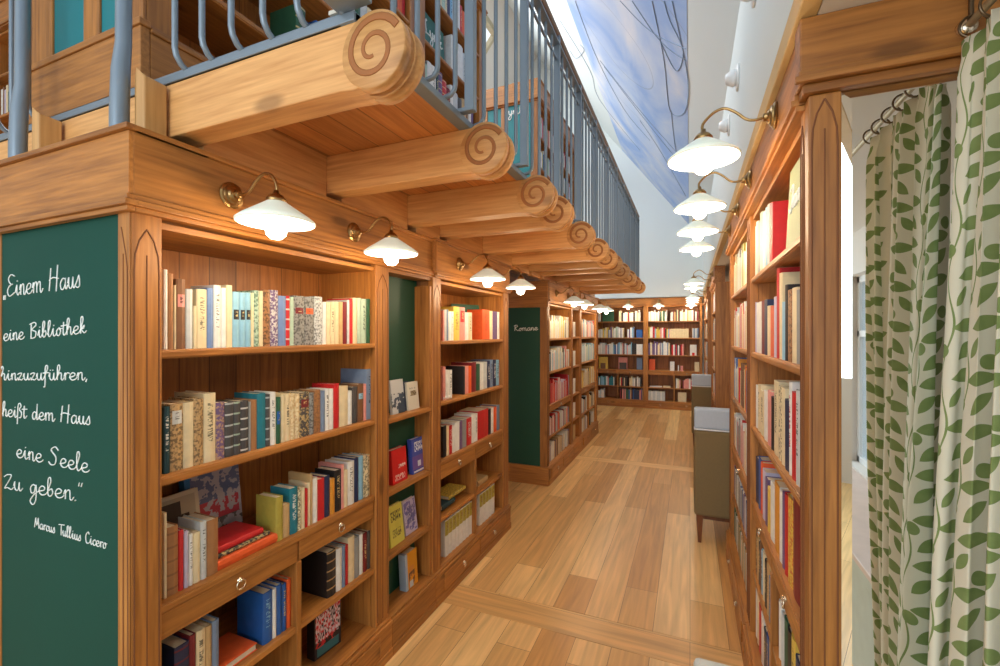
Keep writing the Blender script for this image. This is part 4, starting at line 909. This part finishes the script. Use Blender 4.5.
def rlist(z, items, first, where, gap, dmax=0.2):
    px = first
    for i, it in enumerate(items):
        e, ck, yt = it[:3]; sty = it[3] if len(it) > 3 else ''; acc = it[4] if len(it) > 4 else None
        a, b = onX(px, 300, XR).y, onX(e, 300, XR).y
        a, b = min(a, 2.488), max(b, 1.407)
        h = max(0.14, min(gap, onX((px+e)/2, yt, XR).z-z)); th = a-b-0.0012
        M = Matrix.Translation((XR, a-0.0006, z+0.0004)) @ Matrix.Rotation(-R90, 4, 'Z')
        put_book(M, th, h, min(dmax, h*0.68), ck, sty, '%s%s%s book, %s %s' % (size_word(h), STY[sty], COL[ck][0], ordinal(i), where), gR, acc)
        px = e
rlist(1.917, [(754.2,'C',228),(755.8,'W',227.5),(757.5,'g',222),(759.5,'S',221.5),(762,'g',213),(764.8,'W',212.5),(767,'L',208),(769,'i',205),(771.8,'R',204)], 752.8, 'from far end, top shelf of the mirrored case', 0.30)
rlist(1.558, [(756,'v',303),(758,'W',303),(761,'W',302),(763.8,'r',301),(766.7,'N',300),(769.7,'C',306),(773.3,'O',306),(776,'v',297),(778.7,'R',266),(781.4,'C',273.4),(784.7,'L',302),(787,'K',285),(791.3,'m',290,'m'),(795.9,'C',288),(799,'S',290)], 753.2, 'from far end, second shelf of the mirrored case', 0.325)
rlist(1.20, [(757.5,'W',385),(760,'C',385,'t'),(763.5,'C',391,'t'),(767,'W',391),(770.6,'p',391),(773.3,'K',397),(777.8,'C',381,'t'),(781,'C',386,'m'),(784,'C',388),(788.6,'N',400),(791,'W',382,'t','R'),(795,'R',392),(799,'i',390,'t')], 754.2, 'from far end, third shelf of the mirrored case', 0.325)
rlist(0.85, [(758,'N',458),(760.6,'U',458),(762,'O',462),(764.8,'v',470),(767,'P',478),(769.7,'Y',488),(773.8,'W',484),(778.8,'o',484),(782,'W',490),(784,'P',492),(787,'R',494),(792,'Y',497,'m','R'),(799,'r',500)], 755.2, 'from far end, fourth shelf of the mirrored case', 0.318)
row_from(XR, 0.50, 2.48, 1.99, ['Bm','T','d','B','L','C','K','T','s','W'], 'in the upper left cubby of the mirrored case', gR, -R90, 0.22, (0.17, 0.215))
row_from(XR, 0.20, 2.48, 1.95, ['W','C','R','W','d','U','T','W'], 'in the lower left cubby of the mirrored case', gR, -R90, 0.25, (0.18, 0.24))
row_from(XR, 0.50, 1.87, 1.42, ['W','i','G','K','Yt','N','Ot','W'], 'in the upper right cubby of the mirrored case', gR, -R90, 0.22, (0.18, 0.215))
row_from(XR, 0.20, 1.87, 1.42, ['W','G','Gm','L','Cb','r','W'], 'in the lower right cubby of the mirrored case', gR, -R90, 0.25, (0.19, 0.24))

# gallery books, nearest cases
gU = 'books in the near gallery bookcases'
XU = UX-0.03
row_from(XU, DZ+0.50, 1.55, 1.75, ['G','N','Ut','K'], 'from left, lowest gallery shelf by the corner', gU, R90, 0.31, (0.2, 0.27))
row_from(XU, DZ+0.50, 1.80, 2.40, ['U','Ub','N','t','W','C','Y','i','W','L'], 'in the right group, lowest near gallery shelf', gU, R90, 0.31, (0.2, 0.30))
row_from(XU, DZ+0.86, 1.9, 2.40, ['W','G','i','Ct','W','R','W','N','W','g'], 'from left, second shelf of the near gallery case', gU, R90, 0.31, (0.2, 0.27))
row_from(XU, DZ+0.86, 2.64, 3.40, ['g','W','Wt','k','P','R','r','W','i','d','T','B','W','P'], 'from left, gallery shelf below the green sign', gU, R90, 0.31, (0.2, 0.27))
row_from(XU, DZ+1.22, 3.02, 3.42, ['W','W','W','i','v','W','W'], 'after the green sign on the gallery shelf', gU, R90, 0.31, (0.22, 0.29))
row_from(XU, DZ+1.59, 2.64, 3.42, ['i','R','W','v','K','W','Ct','g','C','N','L','W','p','W','R','O','Y','p','O','C'], 'from left, gallery shelf above the green sign', gU, R90, 0.33, (0.22, 0.31))
rb = face_book('book', -5.45, 2.07, DZ+0.86, 0, 0.16, 0.19, 0.03, 0.06, plain('red_cover_plain', s(206, 60, 60)), 'red book standing in the far left gallery bookcase')

# everything further down: one mass of small books
class Mass:
    def __init__(s): s.mb = MB(); s.keys = []; 
    def idx(s, k):
        if k not in s.keys: s.keys.append(k)
        return s.keys.index(k)
    def row(s, fr, z, u0, u1, pal, v=0.03, hs=(0.18, 0.25), ws=(0.016, 0.04), gapp=0.06):
        u = u0
        while u < u1-0.012:
            w_ = min(random.uniform(*ws), u1-u); h = random.uniform(*hs); ck = random.choice(pal)
            if random.random() < gapp: u += random.uniform(0.02, 0.09); continue
            d_ = h*0.65; mi = s.idx(ck); pm = s.idx('*')
            fr.box(s.mb, u, u+w_-0.001, v, v+0.004, z, z+h, mi); fr.box(s.mb, u, u+0.003, v+0.004, v+d_, z, z+h, mi); fr.box(s.mb, u+w_-0.004, u+w_-0.001, v+0.004, v+d_, z, z+h, mi)
            fr.box(s.mb, u+0.003, u+w_-0.004, v+0.004, v+d_-0.004, z+0.003, z+h-0.003, pm)
            u += w_
    def one(s, fr, z, u, w_, h, ck, v=0.08, d_=0.03):
        fr.box(s.mb, u, u+w_, v, v+d_, z, z+h, s.idx(ck))
MS = Mass()
mix = list('WWWWiiCCCLsNRRKdOpgvGUYTB')
lib = list('WWWCCCTiiYgSKN')
reds = list('RRRRWWWiiKrpvO')
for z, pal in ((1.59, list('CCWWTKiY')), (1.22, list('WiipKWWCL')), (0.85, reds), (0.50, list('RrWWpOsviK')), (0.20, list('WWWKBTiP'))):
    MS.row(fD, z, 0.085, 1.065, pal, hs=(0.19, 0.27) if z > 0.8 else (0.18, 0.22), gapp=0.02)
for z in (1.6, 1.207, 0.83, 0.5, 0.2):
    MS.one(fE, z, 0.12, 0.14, 0.2, random.choice('WCiT'), 0.03, 0.02)
for z, pal in ((1.59, list('CpRWsiLT')), (1.225, list('WWigL')), (0.85, list('TCCYNWi'))):
    MS.row(fF, z, 0.095, 1.155, pal, hs=(0.19, 0.27), gapp=0.02)
for z in (0.48, 0.2): MS.row(fF, z, 0.095, 0.61, list('WsvKTi'), hs=(0.17, 0.22)); MS.row(fF, z, 0.65, 1.155, list('WWCK'), hs=(0.17, 0.22), gapp=0.3)
# back wall
g1 = Frame(-2.0, FARY, 0); g2 = Frame(-0.90, FARY, 0)
MS.one(g1, 1.91, 0.14, 0.26, 0.27, 'G', 0.1, 0.02); MS.row(g1, 1.91, 0.055, 0.10, list('CW')); MS.row(g1, 1.91, 0.52, 1.05, list('WWRiKCC'), gapp=0.03)
MS.row(g1, 1.545, 0.055, 0.86, list('WgCYLiKPsW'), gapp=0.03, hs=(0.17, 0.25)); MS.one(g1, 1.545, 0.9, 0.13, 0.18, 'U', 0.05)
MS.row(g1, 1.17, 0.055, 0.80, list('WUUKLiiWp'), gapp=0.03, hs=(0.2, 0.27)); MS.one(g1, 1.17, 0.78, 0.12, 0.25, 'K', 0.07); MS.one(g1, 1.17, 0.90, 0.13, 0.23, 'W', 0.05)
MS.one(g1, 0.83, 0.06, 0.20, 0.27, 'Y', 0.1); MS.one(g1, 0.83, 0.10, 0.11, 0.13, 'B', 0.095, 0.005); MS.one(g1, 0.83, 0.50, 0.20, 0.27, 'p', 0.1); MS.one(g1, 0.83, 0.52, 0.16, 0.15, 'd', 0.095, 0.005); MS.one(g1, 0.83, 0.90, 0.12, 0.27, 's', 0.1)
MS.row(g1, 0.46, 0.055, 0.42, list('iLWWtp'), hs=(.17,.21)); MS.row(g1, 0.46, 0.54, 1.0, list('WWKiCdR'), hs=(.17,.22)); MS.row(g1, 0.17, 0.055, 0.2, list('LWi'), hs=(.15,.22)); MS.row(g1, 0.17, 0.54, 1.04, list('NUGPprTC'), hs=(.2,.24))
MS.row(g2, 1.91, 0.055, 1.08, list('CWCWTrKGiW'), gapp=0.03); MS.row(g2, 1.545, 0.055, 0.5, list('LWpKCYR'), gapp=0.03); MS.row(g2, 1.545, 0.5, 0.88, list('CCC'), ws=(0.04,0.07), gapp=0, hs=(.19,.2)); MS.row(g2, 1.545, 0.9, 1.08, list('WisN'))
MS.row(g2, 1.17, 0.055, 0.50, list('WWiPsC'), hs=(.22,.3)); MS.row(g2, 1.17, 0.50, 0.78, list('RpNWRK'), hs=(.2,.25)); MS.one(g2, 1.17, 0.90, 0.13, 0.23, 'W', 0.06); MS.one(g2, 1.17, 0.94, 0.05, 0.06, 'R', 0.055, 0.005)
MS.one(g2, 0.83, 0.06, 0.13, 0.24, 'O', 0.1); MS.one(g2, 0.83, 0.50, 0.09, 0.2, 'W', 0.05); MS.one(g2, 0.83, 0.66, 0.02, 0.12, 'W', 0.05, 0.06); MS.one(g2, 0.83, 0.71, 0.05, 0.11, 'p', 0.05, 0.06); MS.one(g2, 0.83, 0.99, 0.09, 0.2, 'C', 0.08)
MS.row(g2, 0.46, 0.62, 1.0, list('WpRCrW'), hs=(.17,.22)); MS.row(g2, 0.17, 0.055, 0.40, list('iiW'), hs=(.2,.21), gapp=0); MS.one(g2, 0.17, 0.66, 0.17, 0.2, 'C', 0.06)
MS.one(g2, 0.46, 0.08, 0.25, 0.02, 'W', 0.05, 0.14); MS.one(g2, 0.46, 0.36, 0.15, 0.03, 'C', 0.05, 0.14)
# right run further back
for z, pal in ((1.917, list('CWyGyWS')), (1.558, list('WWiRCCC')), (1.20, list('WULRCBo')), (0.85, list('WWKRiC')), (0.50, list('WKUiPW')), (0.20, list('WGTT'))):
    MS.row(fR2, z, 0.095, 1.10, pal, v=0.022, hs=(0.19, 0.28) if z > 0.8 else (0.18, 0.215), gapp=0.01)
for f3, a, b in ((fR3, 0.085, 1.065), (fR4, 0.085, 1.915)):
    for z in (1.917, 1.558, 1.20): MS.row(f3, z, a, b, mix, v=0.022, hs=(0.19, 0.28), gapp=0.02)
    for z in (0.85,): MS.row(f3, z, a, b, mix, v=0.022, hs=(0.19, 0.26), gapp=0.1)
for z in (0.50, 0.86, 1.22, 1.59):
    MS.row(fU3, z, 0.085, 1.79, mix, hs=(0.2, 0.29), gapp=0.1)
for z in (1.22, 1.59): MS.row(fU1, z, 0.6, 1.5, mix, hs=(0.2, 0.29), gapp=0.1)
MS.row(f_, 0.50, 0.1, 0.8, list('WCR'), hs=(0.2, 0.29), gapp=0.2); MS.row(f_, 1.22, 0.1, 0.6, mix, hs=(0.2, 0.29), gapp=0.2)
tag(MS.mb.build('small_books', [PAPER if k == '*' else bookmat(k, '') for k in MS.keys]), 'many small books filling the shelves further down the aisle and gallery', 'books', kind='stuff')

# ---------------------------------------------------------------- wall lamps
def lamp(x, y, z, face, label, group, reach=0.205, light=True):
    """brass wall rose on plane x, swan-neck arm reaching along face (unit vector in xy), opal cone shade"""
    fx, fy = face
    root = thing('wall_lamp', label, 'wall lamp', (x, y, z), group)
    ang = math.atan2(fy, fx)
    M = Matrix.Translation((x, y, z)) @ Matrix.Rotation(ang, 4, 'Z') @ Matrix.Rotation(PI/2, 4, 'Y')
    mb = MB().lathe([(0, 0), (0.042, 0), (0.043, 0.004), (0.038, 0.008), (0.034, 0.009), (0.032, 0.014), (0.024, 0.017), (0.020, 0.022), (0.014, 0.025), (0.013, 0.034), (0.008, 0.037), (0, 0.038)], M, 24, smooth=False); mb.build('wall_rose', BRASS, root)
    A = lambda a, h: Vector((x+fx*a, y+fy*a, z+h))
    pts = catmull([A(0.03, 0), A(0.06, -0.004), (A(0.085, 0.004)), A(0.115, 0.032), A(0.15, 0.052), A(0.185, 0.042), A(reach, 0.012), A(reach+0.003, -0.012)], 5)
    MB().tube(pts, 0.0048, 8).build('swan_neck_arm', BRASS, root)
    sx, sy, sz = x+fx*reach, y+fy*reach, z-0.012
    T = Matrix.Translation((sx, sy, sz))
    MB().lathe([(0, 0.004), (0.008, 0.004), (0.009, -0.006), (0.020, -0.012), (0.030, -0.024), (0.031, -0.034), (0.026, -0.036), (0, -0.036)], T, 20).build('shade_holder', BRASS, root)
    MB().lathe([(0.026, -0.030), (0.034, -0.036), (0.070, -0.060), (0.100, -0.080), (0.1165, -0.094), (0.1165, -0.099), (0.113, -0.101)], T, 36).build('glass_shade', SHADE, root)
    si = MB().lathe([(0.113, -0.101), (0.1125, -0.097), (0.098, -0.084), (0.068, -0.064), (0.032, -0.040), (0.0, -0.039)], T, 36).build('shade_lining', SHADE_IN, root)
    MB().lathe([(0, -0.042), (0.013, -0.046), (0.018, -0.072), (0.030, -0.098), (0.033, -0.118), (0.029, -0.137), (0.016, -0.149), (0, -0.152)], T, 18).build('bulb', BULB, root)
    if light:
        l = bpy.data.lights.new('bulb_light', 'POINT'); l.energy = LAMP_W; l.color = LAMP_COL; l.shadow_soft_size = 0.035
        o = bpy.data.objects.new('bulb_light', l); C.objects.link(o); o.parent = root; o.location = (fx*reach, fy*reach, -0.205)
    return root
gl = 'brass wall lamps on the left run'
XL = LX0+0.012
for (yv, lab) in ((1.03, 'brass swan-neck lamp with opal cone shade over the near half of the first case'), (1.623, 'brass swan-neck lamp with opal cone shade over the far half of the first case'),
   (2.64, 'brass swan-neck lamp over the near half of the case by the passage'), (3.25, 'brass swan-neck lamp over the far half of the case by the passage'),
   (4.98, 'brass lamp with opal shade just beyond the dark green end panel'), (5.52, 'small brass lamp with opal shade, second beyond the dark green end panel'), (6.55, 'small brass lamp with opal shade on the last left case, nearer one'), (7.1, 'small brass lamp with opal shade on the last left case, further one')):
    lamp(XL, yv, 2.108, (1, 0), lab, gl)
gr = 'brass wall lamps on the right run'
for i, yv in enumerate((1.70, 2.36, 2.92, 3.50, 5.95, 6.55, 8.4, 9.0, 9.6)):
    lamp(RXF-0.013, yv, 2.36, (-1, 0), 'brass swan-neck lamp with opal shade, %s from the camera on the right hand run' % ordinal(i) if i else 'nearest brass swan-neck lamp on the right, opal shade hanging over the aisle', gr, reach=0.215)
for x, lab in ((-1.25, 'left small lamp on the back wall bookcases'), (-0.62, 'middle small lamp on the back wall bookcases'), (0.02, 'right small lamp on the back wall bookcases')):
    lamp(x, FARY-0.013, 2.33, (0, -1), lab, 'lamps on the back wall bookcases')
# plaster uplights on the wall above
for i, yv in enumerate((2.30, 3.07, 3.75)):
    root = thing('uplight', ['white plaster uplight on the upper wall, nearest one', 'white plaster uplight on the upper wall above the second lamp', 'white plaster uplight on the upper wall, furthest one'][i], 'wall light', (0.27, yv, 3.2), 'plaster uplights above the right run')
    M = Matrix.Translation((0.27, yv, 3.2)) @ Matrix.Rotation(-PI/2, 4, 'Y')
    MB().lathe([(0, 0), (0.075, 0), (0.078, 0.006), (0.070, 0.012), (0, 0.012)], M, 28).build('wall_plate', WHITE, root)
    MB().lathe([(0, 0.012), (0.045, 0.012), (0.05, 0.03), (0.040, 0.05), (0.030, 0.07), (0, 0.072)], M, 24).build('diffuser', WHITE, root)

# ---------------------------------------------------------------- armchairs and stool
def armchair(x0, y0, label, w_=0.62):
    root = thing('armchair', label, 'armchair', (x0+w_/2, y0+0.3, 0), 'boxy two-tone armchairs')
    b = MB().box((x0, y0, 0.22), (x0+w_, y0+0.11, 0.89)).build('backrest', OLIVE, root, 0.02)
    b = MB().box((x0, y0+0.001, 0.90), (x0+w_, y0+0.11, 1.06)).build('head_band', BLUEGREY, root, 0.015); b['label'] = 'pale blue-grey top band'
    MB().tube([(x0+0.01, y0+0.004, 0.895), (x0+w_-0.01, y0+0.004, 0.895)], 0.006, 8).tube([(x0+0.004, y0+0.01, 0.895), (x0+0.004, y0+0.1, 0.895)], 0.006, 8).build('piping', WHITE, root)
    MB().box((x0+0.09, y0+0.11, 0.24), (x0+w_-0.09, y0+0.62, 0.45)).build('seat', BLUEGREY, root, 0.03)
    for a in (x0, x0+w_-0.085): MB().box((a, y0+0.11, 0.22), (a+0.085, y0+0.62, 0.64)).build('armrest', OLIVE, root, 0.02)
    for a in (x0+0.02, x0+w_-0.06):
        for c in (y0+0.02, y0+0.56):
            mb = MB().box((a, c, 0), (a+0.04, c+0.04, 0.225)); cx, cy = a+0.02, c+0.02
            mb.v = [((cx+(p[0]-cx)*(0.6 if p[2] < 0.1 else 1.3)), (cy+(p[1]-cy)*(0.6 if p[2] < 0.1 else 1.3)), p[2]) for p in mb.v]; mb.build('leg', LEG, root, 0.003)
    MB().box((x0+0.03, y0+0.03, 0.19), (x0+w_-0.03, y0+0.59, 0.225)).build('base_frame', LEG, root)
    return root
armchair(0.03, 3.84, 'olive armchair with pale top band, back to the camera, beside the right run')
armchair(0.02, 6.95, 'far olive armchair with pale top band, small, beyond the nearer one')
stl = thing('stool', 'pale grey upholstered stool at the foot of the mirrored bookcase', 'stool', (0.12, 1.6, 0))
MB().box((0.012, 1.40, 0.36), (0.232, 1.83, 0.45)).build('seat', plain('pale_grey_fabric', s(206, 212, 208), 0.8), stl, 0.02)
for a in (0.03, 0.185):
    for c in (1.43, 1.77): MB().box((a, c, 0), (a+0.03, c+0.03, 0.365)).build('leg', LEG, stl, 0.003)

# ---------------------------------------------------------------- curtain and rod
def curtain_mat():
    m, nt, b = mat('leaf_print_fabric'); L = nt.links.new
    uv = N(nt, 'ShaderNodeUVMap'); uv.uv_map = 'cloth'
    sep = N(nt, 'ShaderNodeSeparateXYZ'); L(uv.outputs['UV'], sep.inputs[0])
    def M(op, a, b_=None, c=None):
        n = N(nt, 'ShaderNodeMath', operation=op)
        for i, q in enumerate((a, b_, c)):
            if q is None: continue
            if isinstance(q, (int, float)): n.inputs[i].default_value = q
            else: L(q, n.inputs[i])
        return n.outputs[0]
    TU, TV = 0.19, 0.215
    tot = None
    def AND(a, b_): return M('MULTIPLY', a, b_)
    def OR(a, b_): return M('MAXIMUM', a, b_)
    u_, v_ = sep.outputs['X'], sep.outputs['Y']
    for (ou, ov) in ((0.0, 0.0),):
        cu = M('DIVIDE', u_, TU); col = M('FLOOR', cu)
        fu = M('MULTIPLY', M('SUBTRACT', M('SUBTRACT', cu, col), 0.5), TU)      # -TU/2..TU/2 metres
        par = M('MULTIPLY', M('MODULO', M('ABSOLUTE', col), 2.0), TV*0.5)
        vv = M('ADD', v_, par)
        cv = M('DIVIDE', vv, TV); fv = M('MULTIPLY', M('FRACT', cv), TV)
        # stem waves gently
        ph = M('MULTIPLY', cv, 2*PI)
        stem = M('MULTIPLY', M('SINE', ph), 0.012)
        d_ = M('ABSOLUTE', M('SUBTRACT', fu, stem)); tot = M('LESS_THAN', d_, 0.0022)
        def leaf(cx, cy, ang, a, w_):
            outs = None
            for dv in (-TV, 0.0, TV):
                if not (cy+dv+a > -0.005 and cy+dv-a < TV+0.005): continue
                x = M('SUBTRACT', fu, cx); y = M('SUBTRACT', fv, cy+dv)
                ca, sa = math.cos(ang), math.sin(ang)
                p = M('DIVIDE', M('ADD', M('MULTIPLY', x, ca), M('MULTIPLY', y, sa)), a)
                q = M('DIVIDE', M('ABSOLUTE', M('SUBTRACT', M('MULTIPLY', y, ca), M('MULTIPLY', x, sa))), w_)
                r = M('LESS_THAN', M('ADD', q, M('MULTIPLY', p, p)), 1.0)
                outs = r if outs is None else OR(outs, r)
            return outs
        for (cx, cy, ang, a, w_) in ((0.052, 0.028, 0.30, 0.038, 0.0145), (0.050, 0.078, 0.75, 0.034, 0.0135), (-0.050, 0.057, PI-0.30, 0.038, 0.0145), (-0.050, 0.112, PI-0.8, 0.034, 0.0135),
                                     (0.048, 0.134, 0.25, 0.036, 0.014), (-0.046, 0.162, PI-0.2, 0.038, 0.0145), (0.034, 0.190, 0.9, 0.030, 0.012), (-0.028, 0.008, PI-1.0, 0.026, 0.011)):
            tot = OR(tot, leaf(cx, cy, ang, a, w_))
        for cx, cy in ((0.012, 0.106), (-0.068, 0.196)):
            x = M('SUBTRACT', fu, cx); y = M('SUBTRACT', fv, cy)
            tot = OR(tot, M('LESS_THAN', M('ADD', M('MULTIPLY', x, x), M('MULTIPLY', M('MULTIPLY', y, y), 1.3)), 0.0175**2))
    nz = N(nt, 'ShaderNodeTexNoise'); nz.inputs['Scale'].default_value = 30; L(uv.outputs['UV'], nz.inputs['Vector'])
    gr_ = N(nt, 'ShaderNodeMix', data_type='RGBA'); L(nz.outputs['Fac'], gr_.inputs['Factor']); gr_.inputs['A'].default_value = srgb(116, 142, 74); gr_.inputs['B'].default_value = srgb(156, 172, 110)
    mx = N(nt, 'ShaderNodeMix', data_type='RGBA'); mx.inputs['A'].default_value = srgb(236, 232, 210); L(gr_.outputs['Result'], mx.inputs['B']); L(tot, mx.inputs['Factor'])
    L(mx.outputs['Result'], b.inputs['Base Color']); b.inputs['Roughness'].default_value = 0.85
    tr = N(nt, 'ShaderNodeBsdfTranslucent'); L(mx.outputs['Result'], tr.inputs['Color'])
    ms = N(nt, 'ShaderNodeMixShader'); ms.inputs[0].default_value = 0.22; L(b.outputs[0], ms.inputs[1]); L(tr.outputs[0], ms.inputs[2])
    out = [n for n in nt.nodes if n.type == 'OUTPUT_MATERIAL'][0]; L(ms.outputs[0], out.inputs['Surface'])
    return m
CX, RODZ = 0.555, 2.315
cur = thing('curtain', 'cream curtain printed with green leaves, hanging in folds beside the mirror', 'curtain', (CX, 1.05, 0))
me = bpy.data.meshes.new('curtain_cloth'); nu, nv = 220, 60
ya, yb = 0.80, 1.285; folds = 6
V = []; UVs = []; Fc = []
H0, H1 = 0.02, RODZ-0.035
rnd = [random.uniform(0.7, 1.3) for _ in range(20)]; rph = [random.uniform(-.35, .35) for _ in range(20)]
for j in range(nv+1):
    t = j/nv; z = H1+(H0-H1)*t
    L_ = 0; prev = None
    for i in range(nu+1):
        q = i/nu
        k = q*folds; kk = int(min(k, folds-1))
        amp = (0.020+0.016*min(1, t*2.2))*(0.6+0.4*rnd[kk])
        xx = CX+amp*math.sin(2*PI*k+0.5*math.sin(2.4*t+kk))+0.007*math.sin(2*PI*k*2.3+3*t)
        y = ya+(yb-ya)*q+0.016*math.sin(4*PI*k+1+1.2*t)*(0.4+t)
        # lower part is pulled out towards the aisle and fans open
        pull = max(0, t-0.05)**1.2
        xx -= pull*(0.09*q-0.045*(1-q))
        y += pull*0.13*(1-q)
        if t < 0.03: xx = CX+(xx-CX)*0.7
        V.append((xx, y, z)); 
        P_ = (xx, y); L_ += math.dist(P_, prev) if prev else 0; prev = P_
        UVs.append((L_ if j == 30 else 0, z))
UVs = [(UVs[30*(nu+1)+k_ % (nu+1)][0], UVs[k_][1]) for k_ in range(len(UVs))]
for j in range(nv):
    for i in range(nu): a = j*(nu+1)+i; Fc.append((a, a+1, a+nu+2, a+nu+1))
me.from_pydata([(a-CX, b-1.05, c) for a, b, c in V], [], Fc)
ul = me.uv_layers.new(name='cloth')
for p in me.polygons:
    p.use_smooth = True
    for li in p.loop_indices: ul.data[li].uv = UVs[me.loops[li].vertex_index]
me.materials.append(curtain_mat())
co = bpy.data.objects.new('cloth', me); C.objects.link(co); co.parent = cur
sm = co.modifiers.new('thick', 'SOLIDIFY'); sm.thickness = 0.0015
DBR = plain('dark_bronze', s(120, 104, 84), 0.35, 1.0)
for i in range(folds+1):
    y = ya+(yb-ya)*i/folds; y = min(y, 1.27)
    R = Matrix.Rotation(PI/2, 3, 'X') @ Matrix.Rotation(random.uniform(-.25, .25), 3, 'Y')
    MB().torus((CX, y, RODZ-0.012), 0.023, 0.0028, R, 20, 6).build('curtain_ring', DBR, cur)
RODM = plain('brushed_rod', s(176, 160, 128), 0.5, 0.6)
rod = thing('curtain_rod', 'slim metal curtain rod under the soffit beside the mirror', 'curtain rod', (CX, 0, RODZ))
MB().tube([(CX, -2.6, RODZ), (CX, 1.285, RODZ)], 0.008, 12).build('rod', RODM, rod)
MB().lathe([(0, 0), (0.012, 0), (0.018, 0.006), (0.020, 0.016), (0.014, 0.026), (0, 0.028)], Matrix.Translation((CX, 1.283, RODZ)) @ Matrix.Rotation(-PI/2, 4, 'X'), 16).build('finial', PALEBRASS, rod)
for y in (-2.4, 0.4, 1.28):
    MB().tube([(CX, y, RODZ+0.009), (CX, y, 2.42)], 0.005, 8).build('bracket', DBR, rod)
print('BOOKS', NBOOK[0])
